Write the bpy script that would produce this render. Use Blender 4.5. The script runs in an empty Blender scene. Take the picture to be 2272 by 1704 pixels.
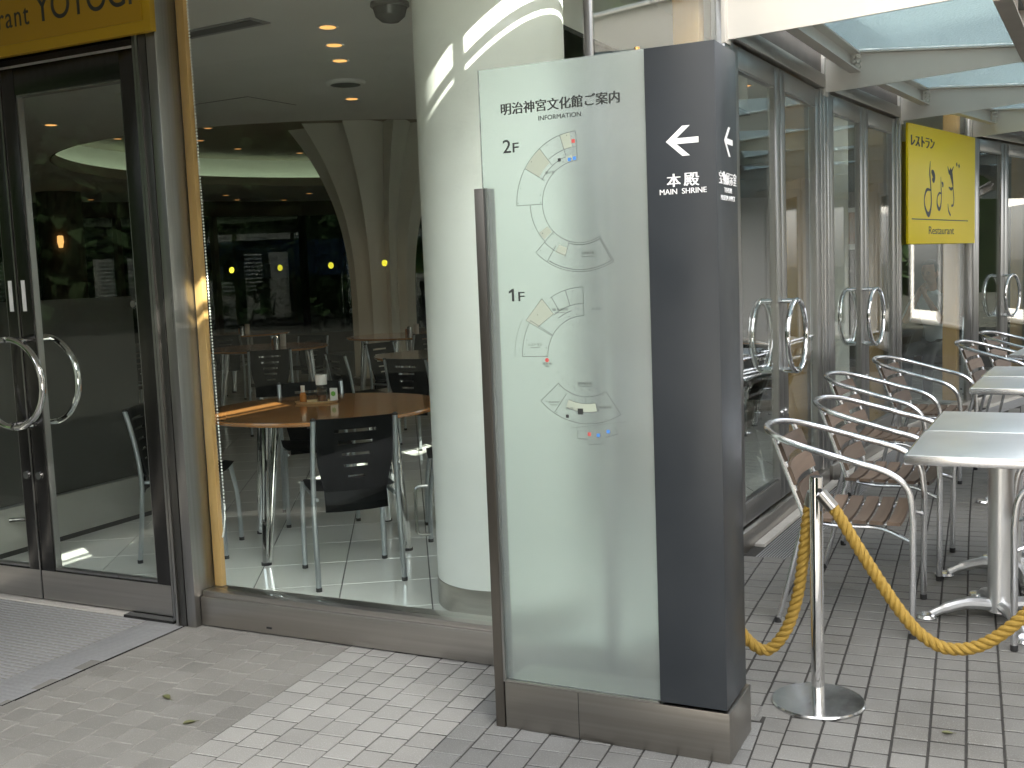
import bpy, bmesh, math, random
from math import sin, cos, pi, radians, sqrt, atan2, hypot
from mathutils import Vector, Matrix, Euler
random.seed(7)
SC = bpy.context.scene
COL = SC.collection

# ------------------------------------------------------------------ camera
CAM_H, LENS = 1.45, 38.03
cam = bpy.data.cameras.new('camera'); cam.lens = LENS; cam.sensor_width = 36.0
cam.clip_start = 0.05; cam.clip_end = 600
cam_o = bpy.data.objects.new('camera', cam); COL.objects.link(cam_o)
CAM_R = (Matrix.Rotation(radians(26.3), 3, 'Z') @ Matrix.Rotation(radians(90 - 5.9), 3, 'X') @ Matrix.Rotation(radians(-2.25), 3, 'Z'))
cam_o.location = (0, 0, CAM_H); cam_o.rotation_euler = CAM_R.to_euler()
SC.camera = cam_o

# ------------------------------------------------------------------ sky, sun, exposure
TO_SUN = Vector((1.0, -0.6, 0.88)).normalized()
w = bpy.data.worlds.new('World'); SC.world = w; w.use_nodes = True
nt = w.node_tree; nt.nodes.clear()
sky = nt.nodes.new('ShaderNodeTexSky'); sky.sky_type = 'NISHITA'; sky.sun_disc = False
sky.sun_elevation = math.asin(TO_SUN.z); sky.sun_rotation = atan2(TO_SUN.x, TO_SUN.y)
sky.dust_density = 2.5; sky.ozone_density = 1.0; sky.air_density = 1.0
hsv = nt.nodes.new('ShaderNodeHueSaturation'); hsv.inputs['Saturation'].default_value = 0.24
bg = nt.nodes.new('ShaderNodeBackground'); bg.inputs['Strength'].default_value = 0.15
out = nt.nodes.new('ShaderNodeOutputWorld')
nt.links.new(sky.outputs[0], hsv.inputs['Color']); nt.links.new(hsv.outputs[0], bg.inputs['Color']); nt.links.new(bg.outputs[0], out.inputs[0])
sl = bpy.data.lights.new('sun', 'SUN'); sl.energy = 4.5; sl.angle = radians(0.5); sl.color = (1.0, 0.95, 0.86)
so = bpy.data.objects.new('sun', sl); COL.objects.link(so); so.location = TO_SUN * 40
so.rotation_euler = TO_SUN.to_track_quat('Z', 'Y').to_euler()
vs = SC.view_settings; vs.view_transform = 'Standard'; vs.look = 'None'; vs.gamma = 1.0; vs.exposure = 2.52
try: vs.use_curve_mapping = False
except Exception: pass
SC.cycles.use_denoising = True
try: SC.cycles.denoiser = 'OPENIMAGEDENOISE'
except Exception: pass
SC.cycles.max_bounces = 10; SC.cycles.transparent_max_bounces = 24; SC.cycles.transmission_bounces = 8
SC.cycles.diffuse_bounces = 4; SC.cycles.glossy_bounces = 5
SC.cycles.caustics_reflective = False; SC.cycles.caustics_refractive = False
SC.cycles.sample_clamp_indirect = 6.0

# ------------------------------------------------------------------ helpers
class MB:
    """collects shapes, builds ONE mesh object"""
    def __init__(s, M=None): s.v = []; s.f = []; s.M = M; s.col = []
    def add(s, vs_, fs):
        b = len(s.v); s.v += [tuple(p) for p in vs_]; s.f += [tuple(b + i for i in f) for f in fs]; return s
    def box(s, x0, x1, y0, y1, z0, z1, bev=0.0):
        if bev <= 0:
            return s.add([(x0,y0,z0),(x1,y0,z0),(x1,y1,z0),(x0,y1,z0),(x0,y0,z1),(x1,y0,z1),(x1,y1,z1),(x0,y1,z1)],
                         [(0,3,2,1),(4,5,6,7),(0,1,5,4),(1,2,6,5),(2,3,7,6),(3,0,4,7)])
        bm = bmesh.new(); bmesh.ops.create_cube(bm, size=1)
        for v in bm.verts: v.co = ((x0+x1)/2 + v.co.x*(x1-x0), (y0+y1)/2 + v.co.y*(y1-y0), (z0+z1)/2 + v.co.z*(z1-z0))
        bmesh.ops.bevel(bm, geom=bm.edges[:], offset=bev, segments=2, profile=0.6, affect='EDGES')
        return s.bm(bm)
    def bm(s, bm):
        bm.verts.index_update(); s.add([v.co[:] for v in bm.verts], [[v.index for v in f.verts] for f in bm.faces]); bm.free(); return s
    def beam(s, p0, p1, wd, ht, up=(0,0,1)):
        p0 = Vector(p0); p1 = Vector(p1); d = (p1-p0).normalized(); a = d.cross(Vector(up)).normalized(); b = a.cross(d)
        a *= wd/2; b *= ht/2
        return s.add([p0-a-b,p0+a-b,p0+a+b,p0-a+b,p1-a-b,p1+a-b,p1+a+b,p1-a+b],[(3,2,1,0),(4,5,6,7),(0,1,5,4),(1,2,6,5),(2,3,7,6),(3,0,4,7)])
    def tube(s, pts, r, n=10, closed=False, caps=True):
        P = [Vector(p) for p in pts]; N = len(P); R = r if isinstance(r, (list, tuple)) else [r]*N
        ts = []
        for i in range(N):
            if closed: t = P[(i+1) % N] - P[i-1]
            else: t = P[min(i+1, N-1)] - P[max(i-1, 0)]
            ts.append(t.normalized() if t.length > 1e-9 else Vector((0,0,1)))
        a = ts[0].orthogonal().normalized(); rings = []
        for i in range(N):
            a = (a - ts[i]*a.dot(ts[i])); a = a.normalized() if a.length > 1e-8 else ts[i].orthogonal().normalized()
            b = ts[i].cross(a)
            rings.append([P[i] + (a*cos(2*pi*k/n) + b*sin(2*pi*k/n))*R[i] for k in range(n)])
        vs_ = [q for ring in rings for q in ring]; fs = []
        M = N if closed else N-1
        for i in range(M):
            j = (i+1) % N
            for k in range(n):
                l = (k+1) % n; fs.append((i*n+k, i*n+l, j*n+l, j*n+k))
        if caps and not closed:
            fs.append(tuple(range(n))[::-1]); fs.append(tuple((N-1)*n+k for k in range(n)))
        return s.add(vs_, fs)
    def lathe(s, prof, c=(0,0,0), n=32, cap=True):
        vs_ = [(c[0]+r*cos(2*pi*k/n), c[1]+r*sin(2*pi*k/n), c[2]+z) for r, z in prof for k in range(n)]; fs = []
        for i in range(len(prof)-1):
            for k in range(n):
                l = (k+1) % n; fs.append((i*n+k, i*n+l, (i+1)*n+l, (i+1)*n+k))
        if cap:
            fs.append(tuple(range(n))[::-1]); fs.append(tuple((len(prof)-1)*n+k for k in range(n)))
        return s.add(vs_, fs)
    def prism(s, poly, z0, z1):
        n = len(poly); vs_ = [(x,y,z0) for x,y in poly] + [(x,y,z1) for x,y in poly]
        area = sum(poly[i][0]*poly[(i+1)%n][1]-poly[(i+1)%n][0]*poly[i][1] for i in range(n))
        fs = [tuple(range(n))[::-1], tuple(range(n,2*n))] + [(i,(i+1)%n,n+(i+1)%n,n+i) for i in range(n)]
        if area < 0: fs = [f[::-1] for f in fs]
        return s.add(vs_, fs)
    def ball(s, c, r, nu=10, nv=7):
        r = r if isinstance(r, (tuple, list)) else (r, r, r)
        prof = [(sin(pi*i/nv), -cos(pi*i/nv)) for i in range(nv+1)]
        vs_ = [(c[0]+r[0]*q*cos(2*pi*k/nu), c[1]+r[1]*q*sin(2*pi*k/nu), c[2]+r[2]*z) for q, z in prof for k in range(nu)]
        fs = [(i*nu+k, i*nu+(k+1)%nu, (i+1)*nu+(k+1)%nu, (i+1)*nu+k) for i in range(nv) for k in range(nu)]
        return s.add(vs_, fs)
    def mesh(s, name, mat=None, smooth=30):
        me = bpy.data.meshes.new(name); V = s.v if s.M is None else [tuple(s.M @ Vector(p)) for p in s.v]
        me.from_pydata(V, [], s.f)
        if smooth:
            me.polygons.foreach_set('use_smooth', [True]*len(me.polygons)); me.set_sharp_from_angle(angle=radians(smooth))
        if mat: me.materials.append(mat)
        me.update(); return me
    def build(s, name, mat, parent=None, smooth=30, **kw):
        return put(name, s.mesh(name, mat, smooth), parent, **kw)
def put(name, me, parent=None, label=None, cat=None, group=None, kind=None, loc=None, rot=None):
    o = bpy.data.objects.new(name, me); COL.objects.link(o)
    if parent: o.parent = parent
    if loc is not None: o.location = loc
    if rot is not None: o.rotation_euler = rot
    if label: o['label'] = label
    if cat: o['category'] = cat
    if group: o['group'] = group
    if kind: o['kind'] = kind
    return o
def thing(name, label, cat, loc=(0,0,0), rz=0.0, group=None):
    return put(name, None, None, label, cat, group, None, loc, (0,0,rz))
def dup(root, loc, rz, label, group=None):
    r = root.copy(); COL.objects.link(r); r.location = loc; r.rotation_euler = (0,0,rz); r['label'] = label
    if group: r['group'] = group
    def rec(a, b):
        for ch in a.children:
            c = ch.copy(); COL.objects.link(c); c.parent = b; rec(ch, c)
    rec(root, r); return r
def spline(P, n=6, closed=False):
    P = [Vector(p) for p in P]; out_ = []; N = len(P)
    R = range(N) if closed else range(N-1)
    for i in R:
        g = (lambda k: P[k % N]) if closed else (lambda k: P[min(max(k,0),N-1)])
        a,b,c,d = g(i-1),g(i),g(i+1),g(i+2)
        for k in range(n):
            t = k/n
            out_.append(0.5*((2*b)+(c-a)*t+(2*a-5*b+4*c-d)*t*t+(3*b-a-3*c+d)*t**3))
    if not closed: out_.append(P[-1])
    return out_
def fillet(P, r, n=5):
    P = [Vector(p) for p in P]; o = [P[0]]
    for i in range(1, len(P)-1):
        a, b, c = P[i-1], P[i], P[i+1]; d1 = (a-b); d2 = (c-b); q = min(r, d1.length*.49, d2.length*.49)
        s0 = b + d1.normalized()*q; s1 = b + d2.normalized()*q
        for k in range(n+1):
            t = k/n; o.append(s0*(1-t)**2 + b*2*t*(1-t) + s1*t*t)
    o.append(P[-1]); return o
def pix(p):
    c = CAM_R.transposed() @ (Vector(p) - Vector((0,0,CAM_H)))
    if c.z >= -0.05: return None
    f = LENS/36*2272; return 1136+f*c.x/-c.z, 852-f*c.y/-c.z

# ------------------------------------------------------------------ materials
MATS = {}
def node_mat(name):
    m = bpy.data.materials.new(name); m.use_nodes = True; t = m.node_tree; t.nodes.clear()
    o = t.nodes.new('ShaderNodeOutputMaterial'); return m, t, o
def P(name, c, rough=0.5, metal=0.0, c2=None, scale=20, stretch=(1,1,1), bump=0.0, bscale=None, rvar=0.0, spec=0.5, objvar=0.0, detail=4, coat=0.0, emit=None, estr=0, speck=None, sspeck=300, c3=None, s3=3, coords='Object'):
    m, t, o = node_mat(name); N = t.nodes; L = t.links
    b = N.new('ShaderNodeBsdfPrincipled'); L.new(b.outputs[0], o.inputs[0])
    b.inputs['Base Color'].default_value = (*c, 1); b.inputs['Roughness'].default_value = rough; b.inputs['Metallic'].default_value = metal
    b.inputs['Specular IOR Level'].default_value = spec; b.inputs['Coat Weight'].default_value = coat
    if emit: b.inputs['Emission Color'].default_value = (*emit, 1); b.inputs['Emission Strength'].default_value = estr
    tc = N.new('ShaderNodeTexCoord'); mp = N.new('ShaderNodeMapping'); mp.inputs['Scale'].default_value = stretch
    if coords == 'World':
        ge = N.new('ShaderNodeNewGeometry'); L.new(ge.outputs['Position'], mp.inputs[0])
    else: L.new(tc.outputs[coords], mp.inputs[0])
    col = None; nz = N.new('ShaderNodeTexNoise'); nz.inputs['Scale'].default_value = scale; nz.inputs['Detail'].default_value = detail; L.new(mp.outputs[0], nz.inputs['Vector'])
    if c2:
        r = N.new('ShaderNodeValToRGB'); r.color_ramp.elements[0].position = .3; r.color_ramp.elements[1].position = .7
        r.color_ramp.elements[0].color = (*c, 1); r.color_ramp.elements[1].color = (*c2, 1); L.new(nz.outputs[0], r.inputs[0]); col = r.outputs[0]
    if c3:
        n3 = N.new('ShaderNodeTexNoise'); n3.inputs['Scale'].default_value = s3; n3.inputs['Detail'].default_value = 5
        if coords == 'World': L.new(mp.outputs[0], n3.inputs['Vector'])
        else: L.new(tc.outputs['Object'], n3.inputs['Vector'])
        r3 = N.new('ShaderNodeMapRange'); r3.inputs[1].default_value = .5; r3.inputs[2].default_value = .75; L.new(n3.outputs[0], r3.inputs[0])
        mx = N.new('ShaderNodeMix'); mx.data_type = 'RGBA'; L.new(r3.outputs[0], mx.inputs[0]); mx.inputs[6].default_value = (*c,1); mx.inputs[7].default_value = (*c3,1)
        if col: L.new(col, mx.inputs[6])
        col = mx.outputs[2]
    if speck:
        ns = N.new('ShaderNodeTexNoise'); ns.inputs['Scale'].default_value = sspeck; ns.inputs['Detail'].default_value = 2; L.new(mp.outputs[0], ns.inputs['Vector'])
        rs = N.new('ShaderNodeMapRange'); rs.inputs[1].default_value = .56; rs.inputs[2].default_value = .68; L.new(ns.outputs[0], rs.inputs[0])
        mx = N.new('ShaderNodeMix'); mx.data_type = 'RGBA'; L.new(rs.outputs[0], mx.inputs[0]); mx.inputs[6].default_value = (*c,1); mx.inputs[7].default_value = (*speck,1)
        if col: L.new(col, mx.inputs[6])
        col = mx.outputs[2]
    if objvar:
        oi = N.new('ShaderNodeObjectInfo'); hs = N.new('ShaderNodeHueSaturation'); mr = N.new('ShaderNodeMapRange')
        mr.inputs[3].default_value = 1-objvar; mr.inputs[4].default_value = 1+objvar; L.new(oi.outputs['Random'], mr.inputs[0]); L.new(mr.outputs[0], hs.inputs['Value'])
        hs.inputs['Color'].default_value = (*c,1)
        if col: L.new(col, hs.inputs['Color'])
        col = hs.outputs[0]
    if col: L.new(col, b.inputs['Base Color'])
    if rvar:
        mr = N.new('ShaderNodeMapRange'); mr.inputs[3].default_value = max(0,rough-rvar); mr.inputs[4].default_value = rough+rvar; L.new(nz.outputs[0], mr.inputs[0]); L.new(mr.outputs[0], b.inputs['Roughness'])
    if bump:
        bp = N.new('ShaderNodeBump'); bp.inputs['Strength'].default_value = bump; bp.inputs['Distance'].default_value = .01
        nb = nz
        if bscale:
            nb = N.new('ShaderNodeTexNoise'); nb.inputs['Scale'].default_value = bscale; nb.inputs['Detail'].default_value = 3; L.new(mp.outputs[0], nb.inputs['Vector'])
        L.new(nb.outputs[0], bp.inputs['Height']); L.new(bp.outputs[0], b.inputs['Normal'])
    return m
def glass(name, tint=(.955,.985,.97), f0=.020, rough=0.0, bump=0.0):
    m, t, o = node_mat(name); N = t.nodes; L = t.links
    tr = N.new('ShaderNodeBsdfTransparent'); tr.inputs[0].default_value = (*tint,1)
    gl = N.new('ShaderNodeBsdfGlossy'); gl.inputs['Roughness'].default_value = rough; gl.inputs['Color'].default_value = (1,1,1,1)
    lw = N.new('ShaderNodeLayerWeight'); lw.inputs['Blend'].default_value = .5
    pw = N.new('ShaderNodeMath'); pw.operation = 'POWER'; pw.inputs[1].default_value = 5; L.new(lw.outputs['Facing'], pw.inputs[0])
    mr = N.new('ShaderNodeMapRange'); mr.inputs[3].default_value = f0; mr.inputs[4].default_value = 1; L.new(pw.outputs[0], mr.inputs[0])
    mx = N.new('ShaderNodeMixShader'); L.new(mr.outputs[0], mx.inputs[0]); L.new(tr.outputs[0], mx.inputs[1]); L.new(gl.outputs[0], mx.inputs[2]); L.new(mx.outputs[0], o.inputs[0])
    return m
def frosted(name):
    m, t, o = node_mat(name); N = t.nodes; L = t.links
    gb = N.new('ShaderNodeBsdfRefraction'); gb.inputs['Roughness'].default_value = .25; gb.inputs['IOR'].default_value = 1.35; gb.inputs['Color'].default_value = (.94,1,.97,1)
    df = N.new('ShaderNodeBsdfDiffuse'); df.inputs['Color'].default_value = (.84,.93,.89,1)
    tl = N.new('ShaderNodeBsdfTranslucent'); tl.inputs['Color'].default_value = (.88,.98,.94,1)
    gl = N.new('ShaderNodeBsdfGlossy'); gl.inputs['Roughness'].default_value = .25
    m1 = N.new('ShaderNodeMixShader'); m1.inputs[0].default_value = .5; L.new(df.outputs[0], m1.inputs[1]); L.new(tl.outputs[0], m1.inputs[2])
    m2 = N.new('ShaderNodeMixShader'); m2.inputs[0].default_value = .27; L.new(gb.outputs[0], m2.inputs[1]); L.new(m1.outputs[0], m2.inputs[2])
    m3 = N.new('ShaderNodeMixShader'); m3.inputs[0].default_value = .05; L.new(m2.outputs[0], m3.inputs[1]); L.new(gl.outputs[0], m3.inputs[2])
    L.new(m3.outputs[0], o.inputs[0]); return m
def canopy_glass(name):
    m, t, o = node_mat(name); N = t.nodes; L = t.links
    tc = N.new('ShaderNodeTexCoord'); nz = N.new('ShaderNodeTexNoise'); nz.inputs['Scale'].default_value = 70; nz.inputs['Detail'].default_value = 2; L.new(tc.outputs['Object'], nz.inputs['Vector'])
    bp = N.new('ShaderNodeBump'); bp.inputs['Strength'].default_value = .8; bp.inputs['Distance'].default_value = .02; L.new(nz.outputs[0], bp.inputs['Height'])
    tr = N.new('ShaderNodeBsdfTransparent'); tr.inputs[0].default_value = (.50,.60,.63,1)
    tl = N.new('ShaderNodeBsdfTranslucent'); tl.inputs[0].default_value = (.48,.57,.60,1); L.new(bp.outputs[0], tl.inputs['Normal'])
    gl = N.new('ShaderNodeBsdfGlossy'); gl.inputs['Roughness'].default_value = .12; L.new(bp.outputs[0], gl.inputs['Normal']); gl.inputs[0].default_value = (.85,.9,.9,1)
    m1 = N.new('ShaderNodeMixShader'); m1.inputs[0].default_value = .45; L.new(tr.outputs[0], m1.inputs[1]); L.new(tl.outputs[0], m1.inputs[2])
    m2 = N.new('ShaderNodeMixShader'); m2.inputs[0].default_value = .3; L.new(m1.outputs[0], m2.inputs[1]); L.new(gl.outputs[0], m2.inputs[2]); L.new(m2.outputs[0], o.inputs[0])
    return m
M_STEEL = P('brushed_steel', (0.320,0.313,0.301), .30, 1, c2=(0.371,0.365,0.352), scale=60, stretch=(1,1,.02), rvar=.06)
M_STEELH = P('brushed_steel_horizontal', (.43,.405,.37), .33, 1, c2=(.49,.465,.43), scale=60, stretch=(.02,1,1), rvar=.06)
M_DKSTEEL = P('shaded_steel', (.075,.073,.07), .24, 1, c2=(.09,.088,.085), scale=40, stretch=(1,1,.03))  # same steel as the posts, darkened in its colour for the shaded doors
M_CHROME = P('polished_chrome', (.78,.78,.78), .07, 1)
M_ALU = P('satin_aluminium', (.74,.75,.77), .24, 1, c2=(.70,.71,.73), scale=30, rvar=.05)
M_ALUTOP = P('aluminium_table_top', (.84,.86,.88), .38, 1, c2=(.88,.90,.92), scale=6, rvar=.03)
M_CHAIRMET = P('grey_painted_tube', (.42,.45,.47), .28, .75)
M_WHITE = P('white_painted_steel', (.66,.63,.57), .5, 0, c2=(.62,.59,.535), scale=4)
M_PLASTER = P('white_plaster', (.88,.875,.83), .75, 0, c2=(.855,.85,.805), scale=14, bump=.06, bscale=120, c3=(.80,.79,.73), s3=1.3)
M_CEIL = P('ceiling_paint', (.80,.80,.76), .8, 0, c2=(.77,.77,.73), scale=3)
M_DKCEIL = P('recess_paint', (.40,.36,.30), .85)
M_WOOD = P('maple_veneer', (0.527,0.306,0.111), .42, 0, c2=(0.595,0.365,0.145), scale=26, stretch=(1,1,.05), bump=.02)
M_TABLEWOOD = P('cherry_table_top', (0.391,0.162,0.047), .16, 0, c2=(0.459,0.200,0.064), scale=18, stretch=(.08,1,1), coat=.4)
M_SLAT = P('weathered_slat', (.090,.062,.042), .6, 0, c2=(.13,.092,.065), scale=40, stretch=(1,.06,1), objvar=.3, bump=.05)
M_BLACK = P('black_plastic', (.003,.0034,.0038), .45, spec=.08)
M_RUBBER = P('black_rubber', (.02,.02,.02), .7)
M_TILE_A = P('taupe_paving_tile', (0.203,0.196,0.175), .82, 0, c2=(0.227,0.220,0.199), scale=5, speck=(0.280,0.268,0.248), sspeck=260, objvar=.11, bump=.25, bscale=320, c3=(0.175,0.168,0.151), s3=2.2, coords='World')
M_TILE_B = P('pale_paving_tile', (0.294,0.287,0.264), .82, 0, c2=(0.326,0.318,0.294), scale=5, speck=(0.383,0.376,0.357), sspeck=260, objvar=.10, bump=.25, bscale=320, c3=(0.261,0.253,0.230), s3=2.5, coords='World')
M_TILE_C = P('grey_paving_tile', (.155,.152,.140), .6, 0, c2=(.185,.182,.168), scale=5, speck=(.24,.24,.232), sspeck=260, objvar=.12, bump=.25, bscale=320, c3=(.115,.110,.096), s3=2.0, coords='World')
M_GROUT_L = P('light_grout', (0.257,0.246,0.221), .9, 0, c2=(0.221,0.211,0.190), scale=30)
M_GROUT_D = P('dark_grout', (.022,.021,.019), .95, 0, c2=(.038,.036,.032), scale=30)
M_GROUND = P('dark_ground', (.035,.037,.030), .95, 0, c2=(.05,.052,.042), scale=2, spec=.05)
M_FTILE = P('ivory_floor_tile', (.79,.79,.75), .12, 0, c2=(.83,.83,.79), scale=3, objvar=.04, coords='World', coat=.2)
M_FGROUT = P('floor_joint', (.12,.12,.11), .8)
M_STONE = P('pale_threshold_stone', (0.554,0.529,0.479), .6, 0, c2=(0.504,0.483,0.437), scale=20, speck=(0.420,0.395,0.353), sspeck=200)
M_BLUE = P('blue_grey_panel', (.024,.028,.032), .36, 0, c2=(.030,.034,.038), scale=5, spec=.34, rvar=.12, c3=(.034,.038,.042), s3=2.2)
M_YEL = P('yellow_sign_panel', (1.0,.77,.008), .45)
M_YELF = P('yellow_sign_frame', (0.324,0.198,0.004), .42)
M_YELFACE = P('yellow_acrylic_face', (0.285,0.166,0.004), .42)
M_INK = P('dark_print', (.02,.022,.02), .5)
M_LINE = P('grey_print', (.09,.10,.09), .6)
M_PALEINK = P('beige_print', (.36,.40,.32), .6)
M_REDINK = P('red_print', (.55,.08,.07), .5)
M_BLUEINK = P('blue_print', (.06,.22,.60), .5)
M_WHITEINK = P('white_print', (.82,.82,.82), .5)
M_GLASS = glass('clear_glass')
M_TINT = glass('dimming_far_glass', (.17,.185,.185), .03)  # dark tint added only to dim the view of the trees outside
M_FOOT = P('dull_steel', (.30,.28,.25), .34, 1, c2=(.35,.33,.30), scale=60, stretch=(.02,1,1), rvar=.06)
def hazy(name):
    m, t, o = node_mat(name); N = t.nodes; L = t.links
    tr = N.new('ShaderNodeBsdfTransparent'); tr.inputs[0].default_value = (.35,.35,.33,1)
    df = N.new('ShaderNodeBsdfDiffuse'); df.inputs[0].default_value = (.13,.132,.122,1)
    mx = N.new('ShaderNodeMixShader'); mx.inputs[0].default_value = .6; L.new(tr.outputs[0], mx.inputs[1]); L.new(df.outputs[0], mx.inputs[2]); L.new(mx.outputs[0], o.inputs[0]); return m
M_SMOKE = hazy('smoked_screen_glass')
M_FROST = frosted('frosted_glass')
M_CANOPY = canopy_glass('patterned_canopy_glass')
M_ROPE = P('gold_rope', (.30,.185,.022), .6, 0, c2=(.37,.235,.04), scale=120, bump=.5, bscale=500)
M_LAMP = P('warm_lamp', (.9,.6,.3), .5, emit=(1,.46,.13), estr=.24)
M_LAMPDIM = P('warm_lamp_dim', (.9,.5,.2), .5, emit=(1,.42,.12), estr=.14)
M_COVE = P('cove_strip', (.9,.9,.8), .5, emit=(.80,1,.72), estr=.27)
M_SCONCE = P('sconce_glass', (.9,.7,.4), .5, emit=(1,.50,.15), estr=.22)
M_FLUTE = P('fluted_plaster', (.86,.84,.79), .8, 0, c2=(.83,.81,.76), scale=5)
M_DOT = P('yellow_dot', (.86,.80,.04), .5)
M_LEAF = P('dark_foliage', (.012,.024,.009), .8, 0, c2=(.026,.044,.016), scale=1.2, objvar=.2, spec=.05)
M_BARK = P('bark', (.06,.045,.03), .9, 0, c2=(.09,.07,.05), scale=9, bump=.4)
M_WALL = P('brown_wall', (.14,.12,.095), .8, 0, c2=(.12,.10,.08), scale=2)
M_PANEL = P('upper_wall_panel', (.56,.54,.50), .7, 0, c2=(.53,.51,.47), scale=1.5)
M_SPANDREL = P('dark_spandrel', (.13,.115,.10), .6, .2, c2=(.16,.145,.125), scale=8)
M_WINGWALL = P('pale_wing_wall', (.66,.63,.57), .8, 0, c2=(.62,.59,.53), scale=1.2)
M_WINDARK = P('dark_window', (.03,.035,.035), .1, 0, coat=.5)
M_LOUVRE = P('white_louvre', (.78,.77,.74), .6)
M_MAT = P('aluminium_mat', (.26,.262,.262), .5, .15, c2=(.30,.302,.302), scale=14, stretch=(.1,1,1))
M_DARKGAP = P('dark_gap', (.02,.02,.019), .9)
M_LEAFB = P('fallen_leaf', (.085,.095,.035), .6, 0, c2=(.13,.125,.05), scale=60)
M_SHEETING = P('blue_sheeting', (.10,.19,.40), .6, 0, c2=(.13,.24,.48), scale=3)
M_PAPER = P('white_board', (.80,.80,.77), .5)
M_SKIN = P('skin', (.42,.22,.14), .55, c2=(.47,.26,.17), scale=12)
M_HAIR = P('grey_black_hair', (.03,.028,.026), .5, c2=(.07,.066,.06), scale=60)
M_SHIRT = P('pale_blue_shirt', (.62,.68,.76), .8, c2=(.57,.63,.71), scale=14)
M_TROUSER = P('grey_trousers', (.10,.10,.11), .85)
M_DKCLOTH = P('dark_navy_cloth', (.012,.014,.02), .8)
M_EDGE = P('brownish_channel_paint', (.30,.27,.235), .5, 0, c2=(.26,.235,.2), scale=6)
M_RED = P('red_earth', (.35,.11,.06), .7)

# ------------------------------------------------------------------ text and line art on panels
def frame_m(o, ex, ez):
    ex = Vector(ex).normalized(); ez = Vector(ez).normalized(); n = ex.cross(ez)  # n points at the reader
    return Matrix(((ex.x, ez.x, n.x, o[0]), (ex.y, ez.y, n.y, o[1]), (ex.z, ez.z, n.z, o[2]), (0,0,0,1)))
def text(body, M, x0, x1, z0, z1, mat, parent, name='lettering', bold=0.0, depth=.0006, align=None, space=1.0, fat=0.0):
    cu = bpy.data.curves.new('t', 'FONT'); cu.body = body; cu.size = 1; cu.offset = bold; cu.extrude = .01; cu.space_character = space
    o = bpy.data.objects.new('t', cu); COL.objects.link(o)
    dg = bpy.context.evaluated_depsgraph_get(); dg.update()
    me = bpy.data.meshes.new_from_object(o.evaluated_get(dg)); bpy.data.objects.remove(o); bpy.data.curves.remove(cu)
    X = [v.co.x for v in me.vertices]; Y = [v.co.y for v in me.vertices]; a, b, c, d = min(X), max(X), min(Y), max(Y)
    for v in me.vertices:
        q = Vector((x0+(v.co.x-a)/(b-a)*(x1-x0), z0+(v.co.y-c)/(d-c)*(z1-z0), .0008 + (depth if v.co.z > 0 else -.0004)))
        v.co = M @ q
    if fat:
        bm = bmesh.new(); bm.from_mesh(me); ex = (M.to_3x3() @ Vector((1,0,0))).normalized(); g0 = bm.verts[:]+bm.edges[:]+bm.faces[:]
        nz_ = (M.to_3x3() @ Vector((0,0,1))).normalized()
        for k_ in (-1, 1):
            r_ = bmesh.ops.duplicate(bm, geom=g0); bmesh.ops.translate(bm, verts=[q for q in r_['geom'] if isinstance(q, bmesh.types.BMVert)], vec=ex*fat*k_ + nz_*.00012*k_)
        bm.to_mesh(me); bm.free()
    me.materials.clear(); me.materials.append(mat); me.name = name
    return put(name, me, parent)
def ribbon(mb, pts, wds, M, h=.0009):
    P2 = [Vector((p[0], p[1])) for p in pts]; n = len(P2); W = wds if isinstance(wds, (list, tuple)) else [wds]*n; L = []; R = []
    for i in range(n):
        t = (P2[min(i+1,n-1)] - P2[max(i-1,0)]); t = t.normalized() if t.length else Vector((1,0)); q = Vector((-t.y, t.x))*W[i]/2
        L.append(P2[i]+q); R.append(P2[i]-q)
    vs_ = [M @ Vector((*p, h)) for p in L] + [M @ Vector((*p, h)) for p in R]
    mb.add(vs_, [(i, n+i, n+i+1, i+1) for i in range(n-1)])
def poly(mb, pts, M, h=.0006): mb.add([M @ Vector((p[0], p[1], h)) for p in pts], [tuple(range(len(pts)))])
def arc(c, r, a0, a1, n=24): return [(c[0]+r*cos(radians(a0+(a1-a0)*i/n)), c[1]+r*sin(radians(a0+(a1-a0)*i/n))) for i in range(n+1)]

# ================================================================== SETTING
g = MB(); g.add([(-220,-220,-.05),(220,-220,-.05),(220,220,-.05),(-220,220,-.05)], [(0,1,2,3)]); g.build('ground', M_GROUND, kind='structure')
paving = MB().box(-1.72, 7.6, 1.7, 16, -.04, -.0026).build('paving', M_GROUT_D, kind='structure')
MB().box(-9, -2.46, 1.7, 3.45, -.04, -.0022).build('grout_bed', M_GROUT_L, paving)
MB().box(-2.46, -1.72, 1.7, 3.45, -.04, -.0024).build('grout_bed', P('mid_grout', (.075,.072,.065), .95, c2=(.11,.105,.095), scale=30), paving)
def tile_mesh(name, mat, sx, sy, bev=.003):
    m = MB(); a, b = sx/2, sy/2; c, d = a-bev, b-bev
    m.add([(-a,-b,-.012),(a,-b,-.012),(a,b,-.012),(-a,b,-.012),(-a,-b,-.003),(a,-b,-.003),(a,b,-.003),(-a,b,-.003),(-c,-d,0),(c,-d,0),(c,d,0),(-c,d,0)],
          [(8,9,10,11)]+[(4+i,4+(i+1)%4,8+(i+1)%4,8+i) for i in range(4)]+[(i,(i+1)%4,4+(i+1)%4,4+i) for i in range(4)])
    return m.mesh(name, mat, 0)
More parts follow.
